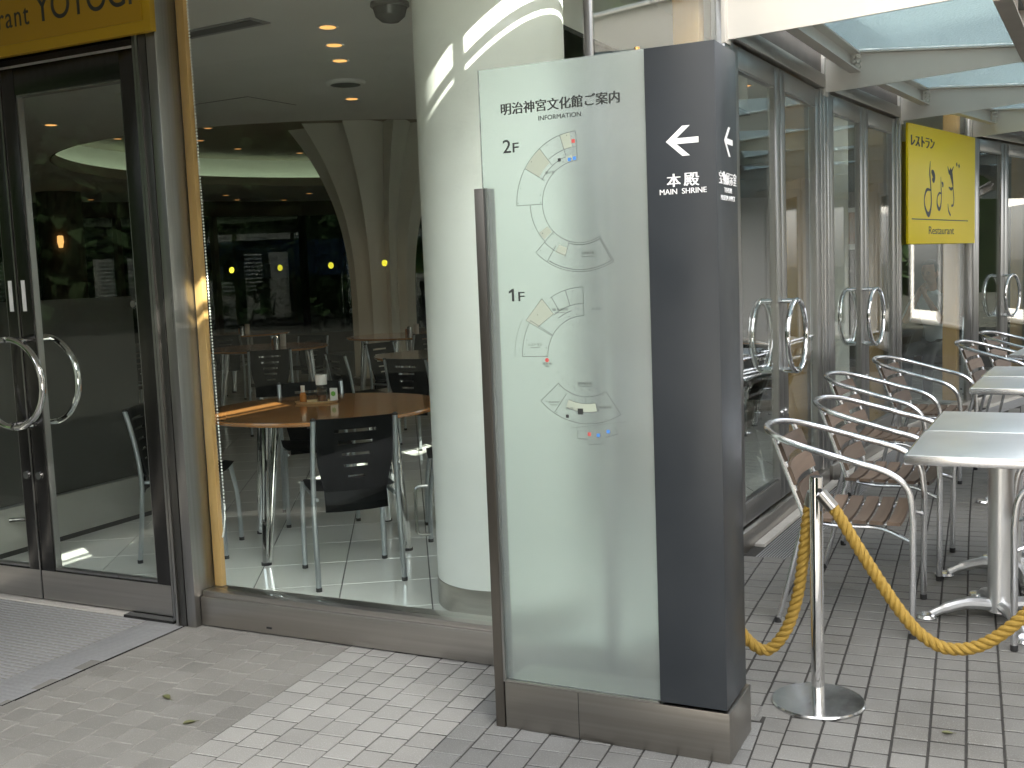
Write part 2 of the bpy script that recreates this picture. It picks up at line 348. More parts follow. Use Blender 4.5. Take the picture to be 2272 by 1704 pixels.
T_L = tile_mesh('paving_tile', M_TILE_A, .1015, .1015, .002); T_B = tile_mesh('paving_tile', M_TILE_B, .0985, .0965, .0018); T_C = tile_mesh('paving_tile', M_TILE_C, .0968, .0935, .002); T_D = tile_mesh('paving_tile', P('mid_grey_paving_tile', (.165,.165,.155), .8, 0, c2=(.19,.19,.18), scale=5, speck=(.25,.25,.24), sspeck=260, objvar=.11, bump=.25, bscale=320, c3=(.14,.138,.128), s3=2.2, coords='World'), .0985, .0985, .0018)
tiles = []
PT = .1037
def inside_any(x, y):
    if -5.4 < x < -3.30 and 2.48 < y < 3.46: return True               # entrance mat
    return False
kx = -.083
for i in range(-70, 20):                                               # left field and band
    for j in range(-45, 3):
        y = 3.43 + j*PT - .02*(i % 5) + (.012 if i % 2 else 0); x = -2.43 + (i+.5)*PT + kx*(y-3.1)
        if y > 3.475 or y < 1.75 or x < -8 or x > -.745 or (x > -1.62 and y > 3.3): continue
        if inside_any(x, y): continue
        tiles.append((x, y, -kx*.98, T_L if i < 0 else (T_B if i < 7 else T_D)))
kx2 = -.056
def face_x(y):                                                         # x of the curved shop front
    pts = [(3.47,-1.39),(5.18,-1.39),(7.18,-1.29),(9.08,-1.05),(10.85,-.63),(12.6,-.1),(14.4,.65),(16,1.4)]
    for (ya,xa),(yb,xb) in zip(pts, pts[1:]):
        if ya <= y <= yb: return xa+(xb-xa)*(y-ya)/(yb-ya)
    return -1.39 if y < 4 else 1.4
for i in range(-9, 60):                                                # terrace
    for j in range(-60, 105):
        y = 3.163 + j*PT + .021*i + (.008 if i % 3 == 0 else 0); x = -.288 + (i-.5)*PT + kx2*(y-3.163) + .0035*max(0,y-5)**2
        if y < 3.3 and x < -.745+PT*.5: continue
        lim = face_x(y) + (.31 if y > 5.2 else .10)
        if y > 3.2 and x < lim: continue
        if y < 1.75 or y > 14 or x > 5 or inside_any(x, y): continue
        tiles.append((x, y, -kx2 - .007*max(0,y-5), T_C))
def vis(p):
    q = pix(p); return q and -60 < q[0] < 2330 and q[1] < 1800 and q[1] > 860
seen = sorted([t for t in tiles if vis((t[0],t[1],0))], key=lambda t: t[0]**2+t[1]**2)
hidden = lambda x, y: (-1.62 < x < -1.0 and 3.2 < y)                    # behind the sign
near = [t for t in seen if not hidden(t[0], t[1])]
def sized(t):
    a = pix((t[0]-.05,t[1]-.05,0)); b = pix((t[0]+.05,t[1]+.05,0)); return -abs((a[0]-b[0])*(a[1]-b[1]))
near.sort(key=sized)
keep = set(id(t) for t in near[:300])
rest = {}
for t in tiles:
    if id(t) in keep:
        put('paving_tile', t[3], paving, loc=(t[0], t[1], random.uniform(-.0012,.0008)), rot=(random.uniform(-.004,.004), random.uniform(-.004,.004), t[2]))
    else:
        rest.setdefault(t[3].name, (t[3], MB()))[1]
        m = rest[t[3].name][1]; R = Matrix.Translation((t[0],t[1],random.uniform(-.0012,.0008))) @ Matrix.Rotation(t[2],4,'Z')
        m.add([R @ v.co for v in t[3].vertices], [tuple(p.vertices) for p in t[3].polygons])
for k, (me, m) in rest.items(): m.build('paving_tiles', me.materials[0], paving, smooth=0, kind='stuff')
MB().box(-1.70, -.80, 3.30, 3.42, -.03, -.0015).build('paving_strip', M_TILE_C, paving)
for k in range(11):
    ya = 2.2+k*PT; yb = ya+PT-.007; fx = lambda y, a, b: a+(b-a)*(y-2.2)/1.1
    MB().prism([(fx(ya,-.692,-.784),ya),(fx(ya,-.649,-.712),ya),(fx(yb,-.649,-.712),yb),(fx(yb,-.692,-.784),yb)], -.012, -.0004).build('cut_tile', M_TILE_C, paving, smooth=0)
MB().box(-1.30,8.6,-14,1.69,-.045,-.003).build('bounce_plaza', P('pale_bounce_paving', (.46,.445,.41), .85, 0, c2=(.52,.505,.47), scale=3), kind='structure')  # unseen pale ground, added to bounce sunlight onto the front
MB().box(-5.35,-4.15,-6,1.7,-.04,-.004).build('reflection_band', M_TILE_B, paving)  # pale strip added out of view to show as a reflection in the window
MB().box(-5.6, -3.655, 3.415, 3.475, -.03, .003).build('threshold_stone', M_STONE, paving)

# ---- interior floor
INNER = [(-1.39,3.47),(-1.39,5.18),(-1.29,7.18),(-1.05,9.08),(-.63,10.85),(-.1,12.6),(.65,14.4)]
OUTER = [(-9.5,20.6),(-13.2,17.6),(-16.3,13.4),(-18,8.5),(-18.5,3.47)]
ROOM = INNER + OUTER
def in_room(x, y):
    c = False
    for (x0,y0),(x1,y1) in zip(ROOM, ROOM[1:]+ROOM[:1]):
        if (y0 > y) != (y1 > y) and x < (x1-x0)*(y-y0)/(y1-y0)+x0: c = not c
    return c
ifl = MB().prism(ROOM, -.045, -.004).build('interior_floor', M_FGROUT, kind='structure')
FT = .42; fa = radians(31.8); ft_me = tile_mesh('floor_tile', M_FTILE, FT-.005, FT-.005, .001); many = MB(); cand = []
for i in range(-60, 60):
    for j in range(-60, 60):
        lx, ly = i*FT, j*FT; x = -2.775 + lx*cos(fa) - ly*sin(fa); y = 3.79 + lx*sin(fa) + ly*cos(fa)
        x += .5*FT*(cos(fa)-sin(fa)); y += .5*FT*(sin(fa)+cos(fa))
        cs = [(x+a*FT/2*cos(fa)-b*FT/2*sin(fa), y+a*FT/2*sin(fa)+b*FT/2*cos(fa)) for a in (-1,1) for b in (-1,1)]
        if not any(in_room(*c) for c in cs): continue
        if min(c[1] for c in cs) < 3.50 or max(c[0]-face_x(c[1]) for c in cs) > -.06: full = False
        else: full = True
        cand.append((x, y, full))
for x, y, full in cand:
    q = pix((x,y,0))
    if full and q and -30 < q[0] < 2280 and hypot(x,y) < 9.0: put('floor_tile', ft_me, ifl, loc=(x,y,0), rot=(0,0,fa))
    elif full:
        R = Matrix.Translation((x,y,0)) @ Matrix.Rotation(fa,4,'Z'); many.add([R @ v.co for v in ft_me.vertices], [tuple(p.vertices) for p in ft_me.polygons])
    else:   # cut tile along a wall
        bm = bmesh.new(); R = Matrix.Translation((x,y,0)) @ Matrix.Rotation(fa,4,'Z'); b2 = (FT-.005)/2
        vs_ = [bm.verts.new(R @ Vector(p)) for p in ((-b2,-b2,0),(b2,-b2,0),(b2,b2,0),(-b2,b2,0))]; bm.faces.new(vs_)
        bmesh.ops.bisect_plane(bm, geom=bm.verts[:]+bm.edges[:]+bm.faces[:], plane_co=(0,3.52,0), plane_no=(0,-1,0), clear_outer=True)
        bmesh.ops.bisect_plane(bm, geom=bm.verts[:]+bm.edges[:]+bm.faces[:], plane_co=(face_x(max(3.5,y))-.07,y,0), plane_no=(1,-.06 if y<9 else -.25,0), clear_outer=True)
        many.bm(bm)
many.build('floor_tiles', M_FTILE, ifl, smooth=0, kind='stuff')

# ---- interior ceiling with a round recess
CC, CR, CZ = (-8.2, 12.2), 3.75, 3.0
ce = MB(); NC = 96
def ray_room(a):
    best = 99
    for (x0,y0),(x1,y1) in zip(ROOM, ROOM[1:]+ROOM[:1]):
        dx, dy = cos(a), sin(a); ex, ey = x1-x0, y1-y0; den = dx*ey-dy*ex
        if abs(den) < 1e-9: continue
        t = ((x0-CC[0])*ey-(y0-CC[1])*ex)/den; u = ((x0-CC[0])*dy-(y0-CC[1])*dx)/den
        if t > 0 and -1e-6 <= u <= 1+1e-6: best = min(best, t)
    return best
angs = sorted([2*pi*k/NC for k in range(NC)] + [atan2(y-CC[1], x-CC[0]) % (2*pi) for x, y in ROOM])
vi = [(CC[0]+CR*cos(a), CC[1]+CR*sin(a), CZ) for a in angs]; vo = [(CC[0]+(ray_room(a)-.02)*cos(a), CC[1]+(ray_room(a)-.02)*sin(a), CZ) for a in angs]
n = len(angs); ce.add(vi+vo, [(k, n+k, n+(k+1)%n, (k+1)%n) for k in range(n)])
ceiling = ce.build('ceiling', M_CEIL, smooth=0, kind='structure')
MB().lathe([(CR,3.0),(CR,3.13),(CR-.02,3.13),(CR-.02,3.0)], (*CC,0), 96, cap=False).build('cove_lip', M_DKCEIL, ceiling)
MB().lathe([(CR+.28,3.05),(CR+.28,3.44)], (*CC,0), 96, cap=False).build('cove_wall', M_PLASTER, ceiling)
MB().lathe([(CR+.27,3.05),(CR,3.05)], (*CC,0), 96, cap=False).build('cove_shelf', M_CEIL, ceiling)
MB().lathe([(CR+.07,3.07),(CR+.07,3.10),(CR+.12,3.10),(CR+.12,3.07)], (*CC,0), 96, cap=False).build('cove_light_strip', M_COVE, ceiling)
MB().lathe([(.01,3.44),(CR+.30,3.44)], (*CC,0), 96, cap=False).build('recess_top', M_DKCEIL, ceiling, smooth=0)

# ================================================================== RESTAURANT BUILDING
rb = thing('restaurant_building', 'glass fronted restaurant building with brushed steel posts and upper storey', 'building')
YF = 3.47
# upper storey over the restaurant and the bridge that runs on over the passage
MB().prism([(-1.44,3.40),(-1.44,5.2),(-1.34,7.2),(-1.10,9.1),(-.68,10.87),(-.15,12.62),(.6,14.5),(-9.5,20.7),(-13.3,17.8),(-16.5,13.6),(-18.3,8.6),(-18.8,3.40)], 3.46, 7.5).build('upper_storey', M_PANEL, rb, smooth=0)
fz = MB()
for (x0,y0),(x1,y1) in zip([(-1.42,-12),(-1.42,3.47)]+INNER[1:], [(-1.42,3.47)]+INNER[1:]+[(.65,14.4)]):
    if (x0,y0) != (x1,y1): fz.beam((x0,y0,3.42 if y0 > 0 else 5.33),(x1,y1,3.42 if y0 > 0 else 5.33), .10, .73 if y0 > 0 else 4.55)  # tall stretch ahead of the corner is added, out of view, to block sun
fz.build('fascia_and_sun_girder', M_PANEL, rb, smooth=0)
MB().box(-18.8, -1.48, .4, 3.38, 3.10, 7.6).build('bridge_storey', M_PANEL, rb, smooth=0)
MB().box(-18.8, -1.38, 3.42, 3.52, 3.05, 3.46).build('head_beam', M_PANEL, rb)
gt = MB(); gt.beam((-1.375,1.0,2.81),(-1.375,5.15,2.81), .05, .12)  # unseen rails added to trim the sun into stripes on the column
for y in (1.02,): gt.box(-1.385,-1.365,y,y+.02,2.87,3.06)
gt.beam((-1.375,1.0,2.935),(-1.375,5.15,2.935), .025, .026)
gt.build('sun_slit_rail', M_WHITE, rb, smooth=0)
MB().box(-1.47,-1.37,-12,-.3,-.04,3.054).build('sun_block_wall', M_PANEL, rb)  # unseen wall added to keep sun off the ground mirrored in the window
# end front: posts, sill, glass
MB().box(-1.42,-1.40,.98,1.02,2.75,3.06).build('slit_rail_hanger', M_WHITE, rb)  # holds the added sun-trimming rails
MB().box(-3.317,-3.268,3.393,3.44,0,3.05,.003).build('mullion_shade_strip', P('shade_toned_steel', (.13,.128,.12), .3, 1), rb)  # same steel as the mullion, darkened for the dim soffit it mirrors
po = MB().box(-3.266,-3.215,3.395,3.56,0,3.05,.004); po.box(-3.318,-3.305,3.385,3.396,0,3.05)
po.build('mullion', M_STEEL, rb)
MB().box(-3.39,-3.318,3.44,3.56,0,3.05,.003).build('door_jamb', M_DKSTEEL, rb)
MB().box(-3.372,-3.36,3.425,3.439,0,3.05).build('jamb_bead', M_STEEL, rb)
si = MB().box(-3.212,-1.40,3.425,3.555,.006,.128,.004); si.box(-3.212,-1.40,3.44,3.54,.129,.152,.003)
si.build('sill', M_STEELH, rb)
MB().box(-2.865,-2.838,3.4235,3.4265,.028,.036).build('drain_slot', M_DARKGAP, rb)
MB().box(-3.213,-1.40,3.474,3.486,.153,3.05).build('window_pane', M_GLASS, rb)
MB().box(-1.392,-1.368,3.462,3.488,0,3.05,.003).build('mullion', M_STEEL, rb)
MB().box(-3.212,-3.169,3.518,3.545,.004,3.0,.003).build('wooden_post_cover', M_WOOD, rb)
MB().box(-18.5,-5.52,3.44,3.52,0,3.05).build('solid_wall', M_PANEL, rb)
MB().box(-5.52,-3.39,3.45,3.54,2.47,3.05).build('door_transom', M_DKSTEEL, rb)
MB().box(-5.3,-3.5,3.392,3.449,2.60,2.75).build('sign_bracket', M_DKSTEEL, rb)

def half_ring(M, r, side, tr, off):
    """D shaped pull: half circle in the door plane at distance off, with stand-offs at its ends. local: x along door, y outward, z up"""
    m = MB(M); pts = []
    a0, a1 = (-88, 88) if side > 0 else (92, 268)
    for k in range(25):
        a = radians(a0+(a1-a0)*k/24); pts.append((r*cos(a), off, r*sin(a)))
    m.tube(pts, tr, 12)
    for s in (-1, 1): m.tube([(side*.045, 0, s*r*.975),(side*.045, off, s*r*.975)], tr*.85, 10)
    return m
def door_leaf(M, x0, x1, ztop, zbot, name='door', stile=.075, split_side=1, labels=(), matf=None, glass_m=None, rail_top=.10, rail_bot=.11, ring_out=.10, plain=False):
    """M maps local (x along, y outward, z) to world"""
    f = MB(M); t = .022
    f.box(x0, x0+stile, -t, t, zbot, ztop, .003); f.box(x1-stile, x1, -t, t, zbot, ztop, .003)
    f.box(x0+stile, x1-stile, -t+.001, t-.001, ztop-rail_top, ztop, .003); f.box(x0+stile, x1-stile, -t+.001, t-.001, zbot, zbot+rail_bot, .003)
    d = f.build(name, matf or M_STEEL, rb)
    MB(M).box(x0+stile-.005, x1-stile+.005, -.005, .005, zbot+rail_bot-.005, ztop-rail_top+.005).build('pane', glass_m or M_GLASS, d)
    b = MB(M)
    for xx in (x0+stile, x1-stile-.008): b.box(xx, xx+.008, -.016, .016, zbot+rail_bot, ztop-rail_top)
    for zz in (zbot+rail_bot, ztop-rail_top-.008): b.box(x0+stile+.008, x1-stile-.008, -.016, .016, zz, zz+.008)
    b.build('glazing_bead', M_STEEL, d)
    if not plain:
        xs = x1 if split_side > 0 else x0; side = -split_side
        for yo in (ring_out, -ring_out):
            half_ring(M @ Matrix.Translation((xs, 0, 1.035)), .2, side, .0145, yo).build('handle', M_CHROME, d)
        lk = MB(M); lx = xs + side*.038
        lk.tube([(lx,.018,.60),(lx,.03,.60)], .018, 14); lk.build('lock', M_CHROME, d)
    return d
# entrance doors in the end front: local x = world X, outward = -Y
ME = Matrix(((1,0,0,0),(0,-1,0,3.475),(0,0,1,0),(0,0,0,1)))
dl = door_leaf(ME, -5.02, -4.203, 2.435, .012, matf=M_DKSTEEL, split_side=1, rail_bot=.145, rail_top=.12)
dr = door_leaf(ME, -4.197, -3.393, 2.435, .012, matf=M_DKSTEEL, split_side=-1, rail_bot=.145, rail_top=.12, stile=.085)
for d, x in ((dl,-4.245),(dr,-4.16)):
    MB(ME).box(x-.012, x+.012, .0225, .024, 1.36, 1.50).build('notice_label', M_PAPER, d)
for d, x0, x1 in ((dl,-5.02,-4.203),(dr,-4.197,-3.393)):
    MB(ME).box(x0+.002, x1-.002, .0225, .0245, .014, .15).build('kick_rail', M_STEELH, d)
MB(ME).box(-4.206,-4.199,.0222,.027,.012,2.43).build('meeting_strip', M_STEEL, dl)
MB().box(-3.64,-3.35,3.40,3.44,.0,.012).build('floor_cover_plate', M_DKSTEEL, rb)

# curved front: bays between posts
PST = [(-1.39,5.18),(-1.29,7.18),(-1.05,9.08),(-.63,10.85),(-.1,12.6),(.65,14.4),(1.52,16.09),(2.53,17.7),(3.67,19.2),(4.94,20.6),(6.3,21.9),(7.8,23.1)]
def bay_m(a, b):
    d = Vector((b[0]-a[0], b[1]-a[1], 0)); L = d.length; d.normalize(); nrm = Vector((d.y, -d.x, 0))
    return Matrix(((d.x, nrm.x, 0, a[0]), (d.y, nrm.y, 0, a[1]), (0,0,1,0), (0,0,0,1))), L
for p in PST:
    m = MB(); m.box(p[0]-.035, p[0]+.035, p[1]-.045, p[1]+.045, 0, 3.06, .012); m.build('mullion', M_STEEL, rb)
for k, kind in enumerate(['fixed0','door','door','fixed','door','door','wall','wall','wall','wall','wall','wall']):
    a, b = ((-1.39,3.50), PST[0]) if k == 0 else (PST[k-1], PST[k])
    M, L = bay_m(a, b)
    MB(M).box(.05, L-.05, -.06, .05, -.004, .10, .004).build('sill', M_STEELH, rb)
    if kind == 'wall':
        MB(M).box(.04, L-.04, -.05, .02, .10, 3.05).build('solid_wall', M_PANEL, rb); MB(M).box(.25, L-.25, .021, .03, .3, 2.4).build('wall_panel', M_WINDARK if k % 2 else M_PANEL, rb); continue
    if kind == 'door':
        MB(M).box(.046, L-.046, -.045, .045, 2.522, 2.605, .004).build('transom', M_STEELH, rb)
        MB(M).box(.046, L-.046, -.02, .02, 2.607, 2.80).build('spandrel', M_SPANDREL, rb)
        MB(M).box(.046, .11, -.03, .03, .10, 2.52, .003).build('door_jamb', M_STEEL, rb); MB(M).box(L-.11, L-.046, -.03, .03, .10, 2.52, .003).build('door_jamb', M_STEEL, rb)
        mid = L*.485
        door_leaf(M, .113, mid-.003, 2.505, .115, split_side=1, stile=.095, rail_top=.105)
        door_leaf(M, mid+.003, L-.113, 2.505, .115, split_side=-1, stile=.095, rail_top=.105)
        MB(M).box(.046, L-.046, -.006, .006, 2.80, 3.05).build('window_pane', M_GLASS, rb)
    else:
        MB(M).box(.04, L-.04, -.006, .006, .10, 3.05).build('window_pane', M_GLASS, rb)
    MB(M).box(L-.10, L-.005, -.20, -.075, .10, 3.0, .003).build('wooden_post_cover', M_WOOD, rb)
    if k >= 1: MB(M).box(.25, L+.02, .052, .105, -.004, .012).build('kerb_strip', M_STONE, rb)
# yellow safety dots on the end window
for k in range(4):
    m = MB(); m.lathe([(.0125,0),(.0125,.001)], (0,0,0), 20); o = m.build('safety_dot', M_DOT, rb); o.matrix_world = Matrix.Translation((-2.967+.245*k, 3.4735, 1.503)) @ Matrix.Rotation(radians(90),4,'X')
# window wall at the back of the room, end wall
for (x0,y0),(x1,y1) in zip([(.65,14.4)], [(-9.5,20.6)]): MB().beam((x0,y0,1.5),(x1,y1,1.5), .15, 3.1).build('solid_wall', M_WALL, rb)
for (x0,y0),(x1,y1) in zip(OUTER, OUTER[1:]):
    d = Vector((x1-x0,y1-y0,0)); L = d.length; d.normalize(); nn = max(1, round(L/1.6))
    MB().beam((x0,y0,2.86),(x1,y1,2.86), .2, .28).build('back_head_beam', M_WALL, rb)
    MB().beam((x0,y0,.2),(x1,y1,.2), .16, .4).build('back_sill', M_WALL, rb)
    for k in range(nn+1):
        p = Vector((x0,y0,0))+d*(L*k/nn); MB().box(p.x-.06,p.x+.06,p.y-.06,p.y+.06,.4,2.72).build('back_mullion', M_SPANDREL, rb)
        if k < nn:
            q = Vector((x0,y0,0))+d*(L*(k+1)/nn); MB().beam((p.x,p.y,1.56),(q.x,q.y,1.56), .012, 2.32).build('window_pane', M_TINT, rb)

# ================================================================== GLASS CANOPY
cn = thing('glass_canopy', 'glass canopy on white tapered steel beams over the terrace tables', 'canopy')
tips = []
for k, p in enumerate(PST[:11]):
    nb = PST[k+1]; pv = PST[k-1] if k else (-1.39,3.2)
    d = Vector((nb[0]-pv[0], nb[1]-pv[1], 0)).normalized(); nr = Vector((d.y, -d.x, 0)); M = Matrix(((nr.x, d.x, 0, p[0]), (nr.y, d.y, 0, p[1]), (0,0,1,0), (0,0,0,1)))
    Lb = 1.18; bm_ = MB(M)
    prof = [(.036,2.50),(.5,2.515),(Lb,2.545),(Lb,2.625),(.036,2.735)]
    bm_.add([(x,-.007,z) for x,z in prof]+[(x,.007,z) for x,z in prof], [(0,1,2,3,4),(9,8,7,6,5)]+[(i,5+i,5+(i+1)%5,(i+1)%5) for i in range(5)])
    bm_.add([(.036,-.035,2.737),(Lb,-.035,2.627),(Lb,.035,2.627),(.036,.035,2.737),(.036,-.035,2.747),(Lb,-.035,2.637),(Lb,.035,2.637),(.036,.035,2.747)], [(0,3,2,1),(4,5,6,7),(0,1,5,4),(1,2,6,5),(2,3,7,6),(3,0,4,7)])
    bm_.build('beam', M_WHITE, cn, smooth=0)
    pl = MB(M); pl.box(.02,.04,-.05,.05,2.48,2.75,.003); pl.build('wall_plate', M_WHITE, cn)
    tips.append((M, p, nr))
for k in range(10):
    (M0,p0,n0), (M1,p1,n1) = tips[k], tips[k+1]
    q = [Vector((*p0,0))+n0*.10, Vector((*p0,0))+n0*1.24, Vector((*p1,0))+n1*1.24, Vector((*p1,0))+n1*.10]
    zz = [2.753,2.643,2.643,2.753]; dd = (q[3]-q[0]).normalized()*.012
    vs_ = [(v.x+(dd.x if i in (0,1) else -dd.x), v.y+(dd.y if i in (0,1) else -dd.y), z) for i,(v,z) in enumerate(zip(q,zz))]
    MB().add(vs_+[(x,y,z+.012) for x,y,z in vs_], [(3,2,1,0),(4,5,6,7),(0,1,5,4),(1,2,6,5),(2,3,7,6),(3,0,4,7)]).build('glass_panel', M_CANOPY, cn, smooth=0)
    a = Vector((*p0,0))+n0*.20; b = Vector((*p1,0))+n1*.20; d = (b-a).normalized()
    pu = MB(); a2, b2 = a+d*.04, b-d*.04
    pu.beam((a2.x,a2.y,2.655),(b2.x,b2.y,2.655), .012, .12); pu.beam((a2.x+n0.x*.03,a2.y,2.60),(b2.x+n1.x*.03,b2.y,2.60), .06, .010); pu.beam((a2.x+n0.x*.03,a2.y,2.712),(b2.x+n1.x*.03,b2.y,2.712), .06, .010)
    pu.build('purlin', M_WHITE, cn, smooth=0)
    for zz in (2.625,2.655,2.69):
        bo = MB(); c = b-d*.055+n1*.03; bo.tube([(c.x,c.y,zz),(c.x-d.x*.03,c.y-d.y*.03,zz)], .011, 8); bo.tube([(c.x+n1.x*.025,c.y,zz),(c.x-d.x*.03+n1.x*.025,c.y-d.y*.03,zz)], .011, 8); bo.build('bolt', M_WHITE, cn)
    e0 = Vector((*p0,0))+n0*1.19; e1 = Vector((*p1,0))+n1*1.19; eb = MB()
    eb.beam((e0.x,e0.y,2.585),(e1.x,e1.y,2.585), .012, .15); eb.beam((e0.x+.03,e0.y,2.515),(e1.x+.03,e1.y,2.515), .075, .012); eb.beam((e0.x+.03,e0.y,2.655),(e1.x+.03,e1.y,2.655), .075, .012)
    for t in (.25,.5,.75):
        s_ = e0.lerp(e1,t); eb.box(s_.x-.003,s_.x+.055,s_.y-.004,s_.y+.004,2.52,2.65)
    eb.build('edge_channel', M_EDGE, cn, smooth=0)

# ================================================================== COLUMN, CHAIN
rc = thing('round_column', 'thick round white column behind the window with a steel base ring', 'column', (-2.142,4.237,0))
MB().lathe([(.321,.115),(.321,3.0)], (0,0,0), 72).build('shaft', M_PLASTER, rc)
MB().lathe([(.3235,0),(.3235,.116),(.321,.118)], (0,0,0), 72).build('base_ring', M_STEELH, rc)
m = MB(); m.tube(fillet([(-.31,-.16,.52),(-.36,-.19,.52),(-.36,-.19,.30),(-.31,-.16,.30)], .03), .008, 8); m.build('door_stop', M_STEEL, rc)
r2 = dup(rc, (-1.80,9.45,0), radians(90), 'round white column standing inside the second terrace doors')
ch = MB(); cx, cy = -3.150, 3.54
pth = [(cx-.02,cy,3.0),(cx,cy,.75),(cx+.002,cy,.50),(cx-.005,cy,.42),(cx-.02,cy,.365),(cx-.028,cy+.01,.42),(cx-.03,cy+.012,.8),(cx-.034,cy+.012,3.0)]
sp = spline(pth, 10); Lacc = 0; last = Vector(sp[0])
pts = []
for a, b in zip(sp, sp[1:]):
    k = max(1, int((b-a).length/.013))
    pts += [a.lerp(b, i/k) for i in range(k)]
for p in pts: ch.add([p+Vector(d)*.0058 for d in ((1,0,0),(-1,0,0),(0,1,0),(0,-1,0),(0,0,1),(0,0,-1))], [(0,2,4),(2,1,4),(1,3,4),(3,0,4),(2,0,5),(1,2,5),(3,1,5),(0,3,5)])
ch.build('blind_chain', P('white_beads', (.85,.85,.82), .35), label='long white bead chain of a blind hanging by the wooden post cover', cat='chain', smooth=0)

# ================================================================== INFORMATION TOTEM
tt = thing('information_sign', 'tall frosted glass and blue grey information sign standing on a steel foot', 'sign', (-1.19,3.09,0))
def tpart(m, name, mat, **k):
    m.M = Matrix.Translation((1.19,-3.09,0)); return m.build(name, mat, tt, **k)
tpart(MB().box(-1.533,-.805,2.965,3.215,.0012,.152,.002), 'foot', M_FOOT)
tpart(MB().box(-1.2805,-1.279,2.9635,2.966,.002,.15), 'foot_seam', M_DARKGAP)
fr = MB().box(-1.568,-1.536,2.962,3.06,0,1.707,.002); tpart(fr, 'edge_post', P('bronze_steel', (.16,.145,.125), .3, .9))
tpart(MB().box(-1.5355,-1.5285,2.9625,2.975,.153,1.707), 'edge_trim', M_STEEL)
gp = tpart(MB().box(-1.546,-1.0165,2.976,2.988,.158,2.06,.001), 'glass_panel', M_FROST)
tpart(MB().box(-1.015,-.812,2.967,3.19,.160,2.058,.0025), 'blue_panel', M_BLUE)
tpart(MB().box(-1.53,-1.017,2.966,3.0,.1525,.1575), 'glazing_channel', M_STEELH)
tpart(MB().tube([(-1.04,2.985,2.06),(-1.04,2.985,2.068)], .008, 10), 'pin', P('brass', (.8,.5,.2), .2, 1))
MT = Matrix.Translation((1.19,-3.09,0)) @ frame_m((0,2.976,0), (1,0,0), (0,0,1)); MTB = Matrix.Translation((1.19,-3.09,0)) @ frame_m((0,2.967,0), (1,0,0), (0,0,1))
text('明治神宮文化館ご案内', MT, -1.471,-1.093, 1.919,1.954, M_INK, tt, fat=.0010)
text('INFORMATION', MT, -1.349,-1.213, 1.8925,1.906, M_INK, tt)
text('2', MT, -1.470,-1.443, 1.807,1.846, M_INK, tt, bold=.004); text('F', MT, -1.437,-1.417, 1.807,1.835, M_INK, tt, bold=.004)
one = MB(); one.add([MT @ Vector((x,z,.001)) for x,z in ((-1.459,1.361),(-1.4515,1.361),(-1.4515,1.399),(-1.457,1.399),(-1.469,1.3915),(-1.469,1.385),(-1.459,1.3895))], [(0,1,2,6),(2,3,6),(3,4,5,6)]); one.build('lettering', M_INK, tt, smooth=0); text('F', MT, -1.437,-1.416, 1.361,1.389, M_INK, tt, bold=.004)
ln = MB(); fi = MB(); LW = .0014
def pol(c, r, a): return (c[0]+r*cos(radians(a)), c[1]+r*sin(radians(a)))
def line(*p, wd=LW): ribbon(ln, list(p), wd, MT)
c2 = (-1.226,1.648); ri, ro = .1195, .2045
line(*arc(c2, ri, 92, 302, 60)); line(*arc(c2, ro, 92, 180, 40)); line(*arc(c2,.160,180,224,20)); line(*arc(c2, ro, 225, 300, 30))
for a, r0, r1 in ((91.5,ri,ro),(106,.142,ro),(127,.137,ro),(148,ri+.01,ro),(180,ri,ro),(224,ri,ro),(237,.148,ro),(252,ri,.168),(300,ri,ro)): line(pol(c2,r0,a), pol(c2,r1,a))
line(*arc(c2,.160,92,126,16)); line(*arc(c2,.138,106,150,16)); line(*arc(c2,.163,224,252,10)); line(*arc(c2,ro-.006,238,298,30), wd=.0018); line(*arc(c2,ri+.006,253,298,20), wd=.0018); line(pol(c2,ri+.004,298.5),pol(c2,ro-.004,298.5), wd=.0018)
for a0,a1,r0,r1 in ((97,106,.160,.203),(127,148,.150,.203),(212,222,.124,.158),(240,252,.140,.165),(98,106,.124,.138)): [poly(fi, [pol(c2,r0,a0+(a1-a0)*q/5),pol(c2,r1,a0+(a1-a0)*q/5),pol(c2,r1,a0+(a1-a0)*(q+1)/5),pol(c2,r0,a0+(a1-a0)*(q+1)/5)], MT) for q in range(5)]
c1 = (-1.224,1.192); ri, ro = .1215, .2065
line(*arc(c1, ri, 90, 180, 40)); line(*arc(c1, ro, 90, 122, 16)); line(*arc(c1, ro, 148, 180, 16)); line(*arc(c1, .232, 150, 180, 12), wd=.0007)
for a, r0, r1 in ((90,ri,ro),(106,.158,ro),(120,.16,ro),(148,ri,ro),(180,ri,ro)): line(pol(c1,r0,a), pol(c1,r1,a))
line(*arc(c1,.158,90,128,14)); line(*arc(c1,.142,106,126,10))
poly(fi, [(-1.359,1.367),(-1.415,1.302),(-1.375,1.282),(-1.322,1.320)], MT); line((-1.359,1.367),(-1.415,1.302),(-1.331,1.255)); line((-1.359,1.367),(-1.322,1.320),(-1.375,1.282))
line(*arc(c1, .121, 222, 300, 24)); line(*arc(c1, .2025, 222, 302, 30)); line(pol(c1,.121,222),pol(c1,.2025,222)); line(pol(c1,.121,301),pol(c1,.2025,302)); line(pol(c1,.13,240),pol(c1,.2,238)); line(pol(c1,.121,269),pol(c1,.142,269)); line(*arc(c1,.142,246,282,12)); line(*arc(c1,.168,248,283,12)); line(pol(c1,.142,282),pol(c1,.168,283))
for q in range(7): poly(fi, [pol(c1,.143,246+5*q),pol(c1,.167,246+5*q),pol(c1,.167,251+5*q),pol(c1,.143,251+5*q)], MT)
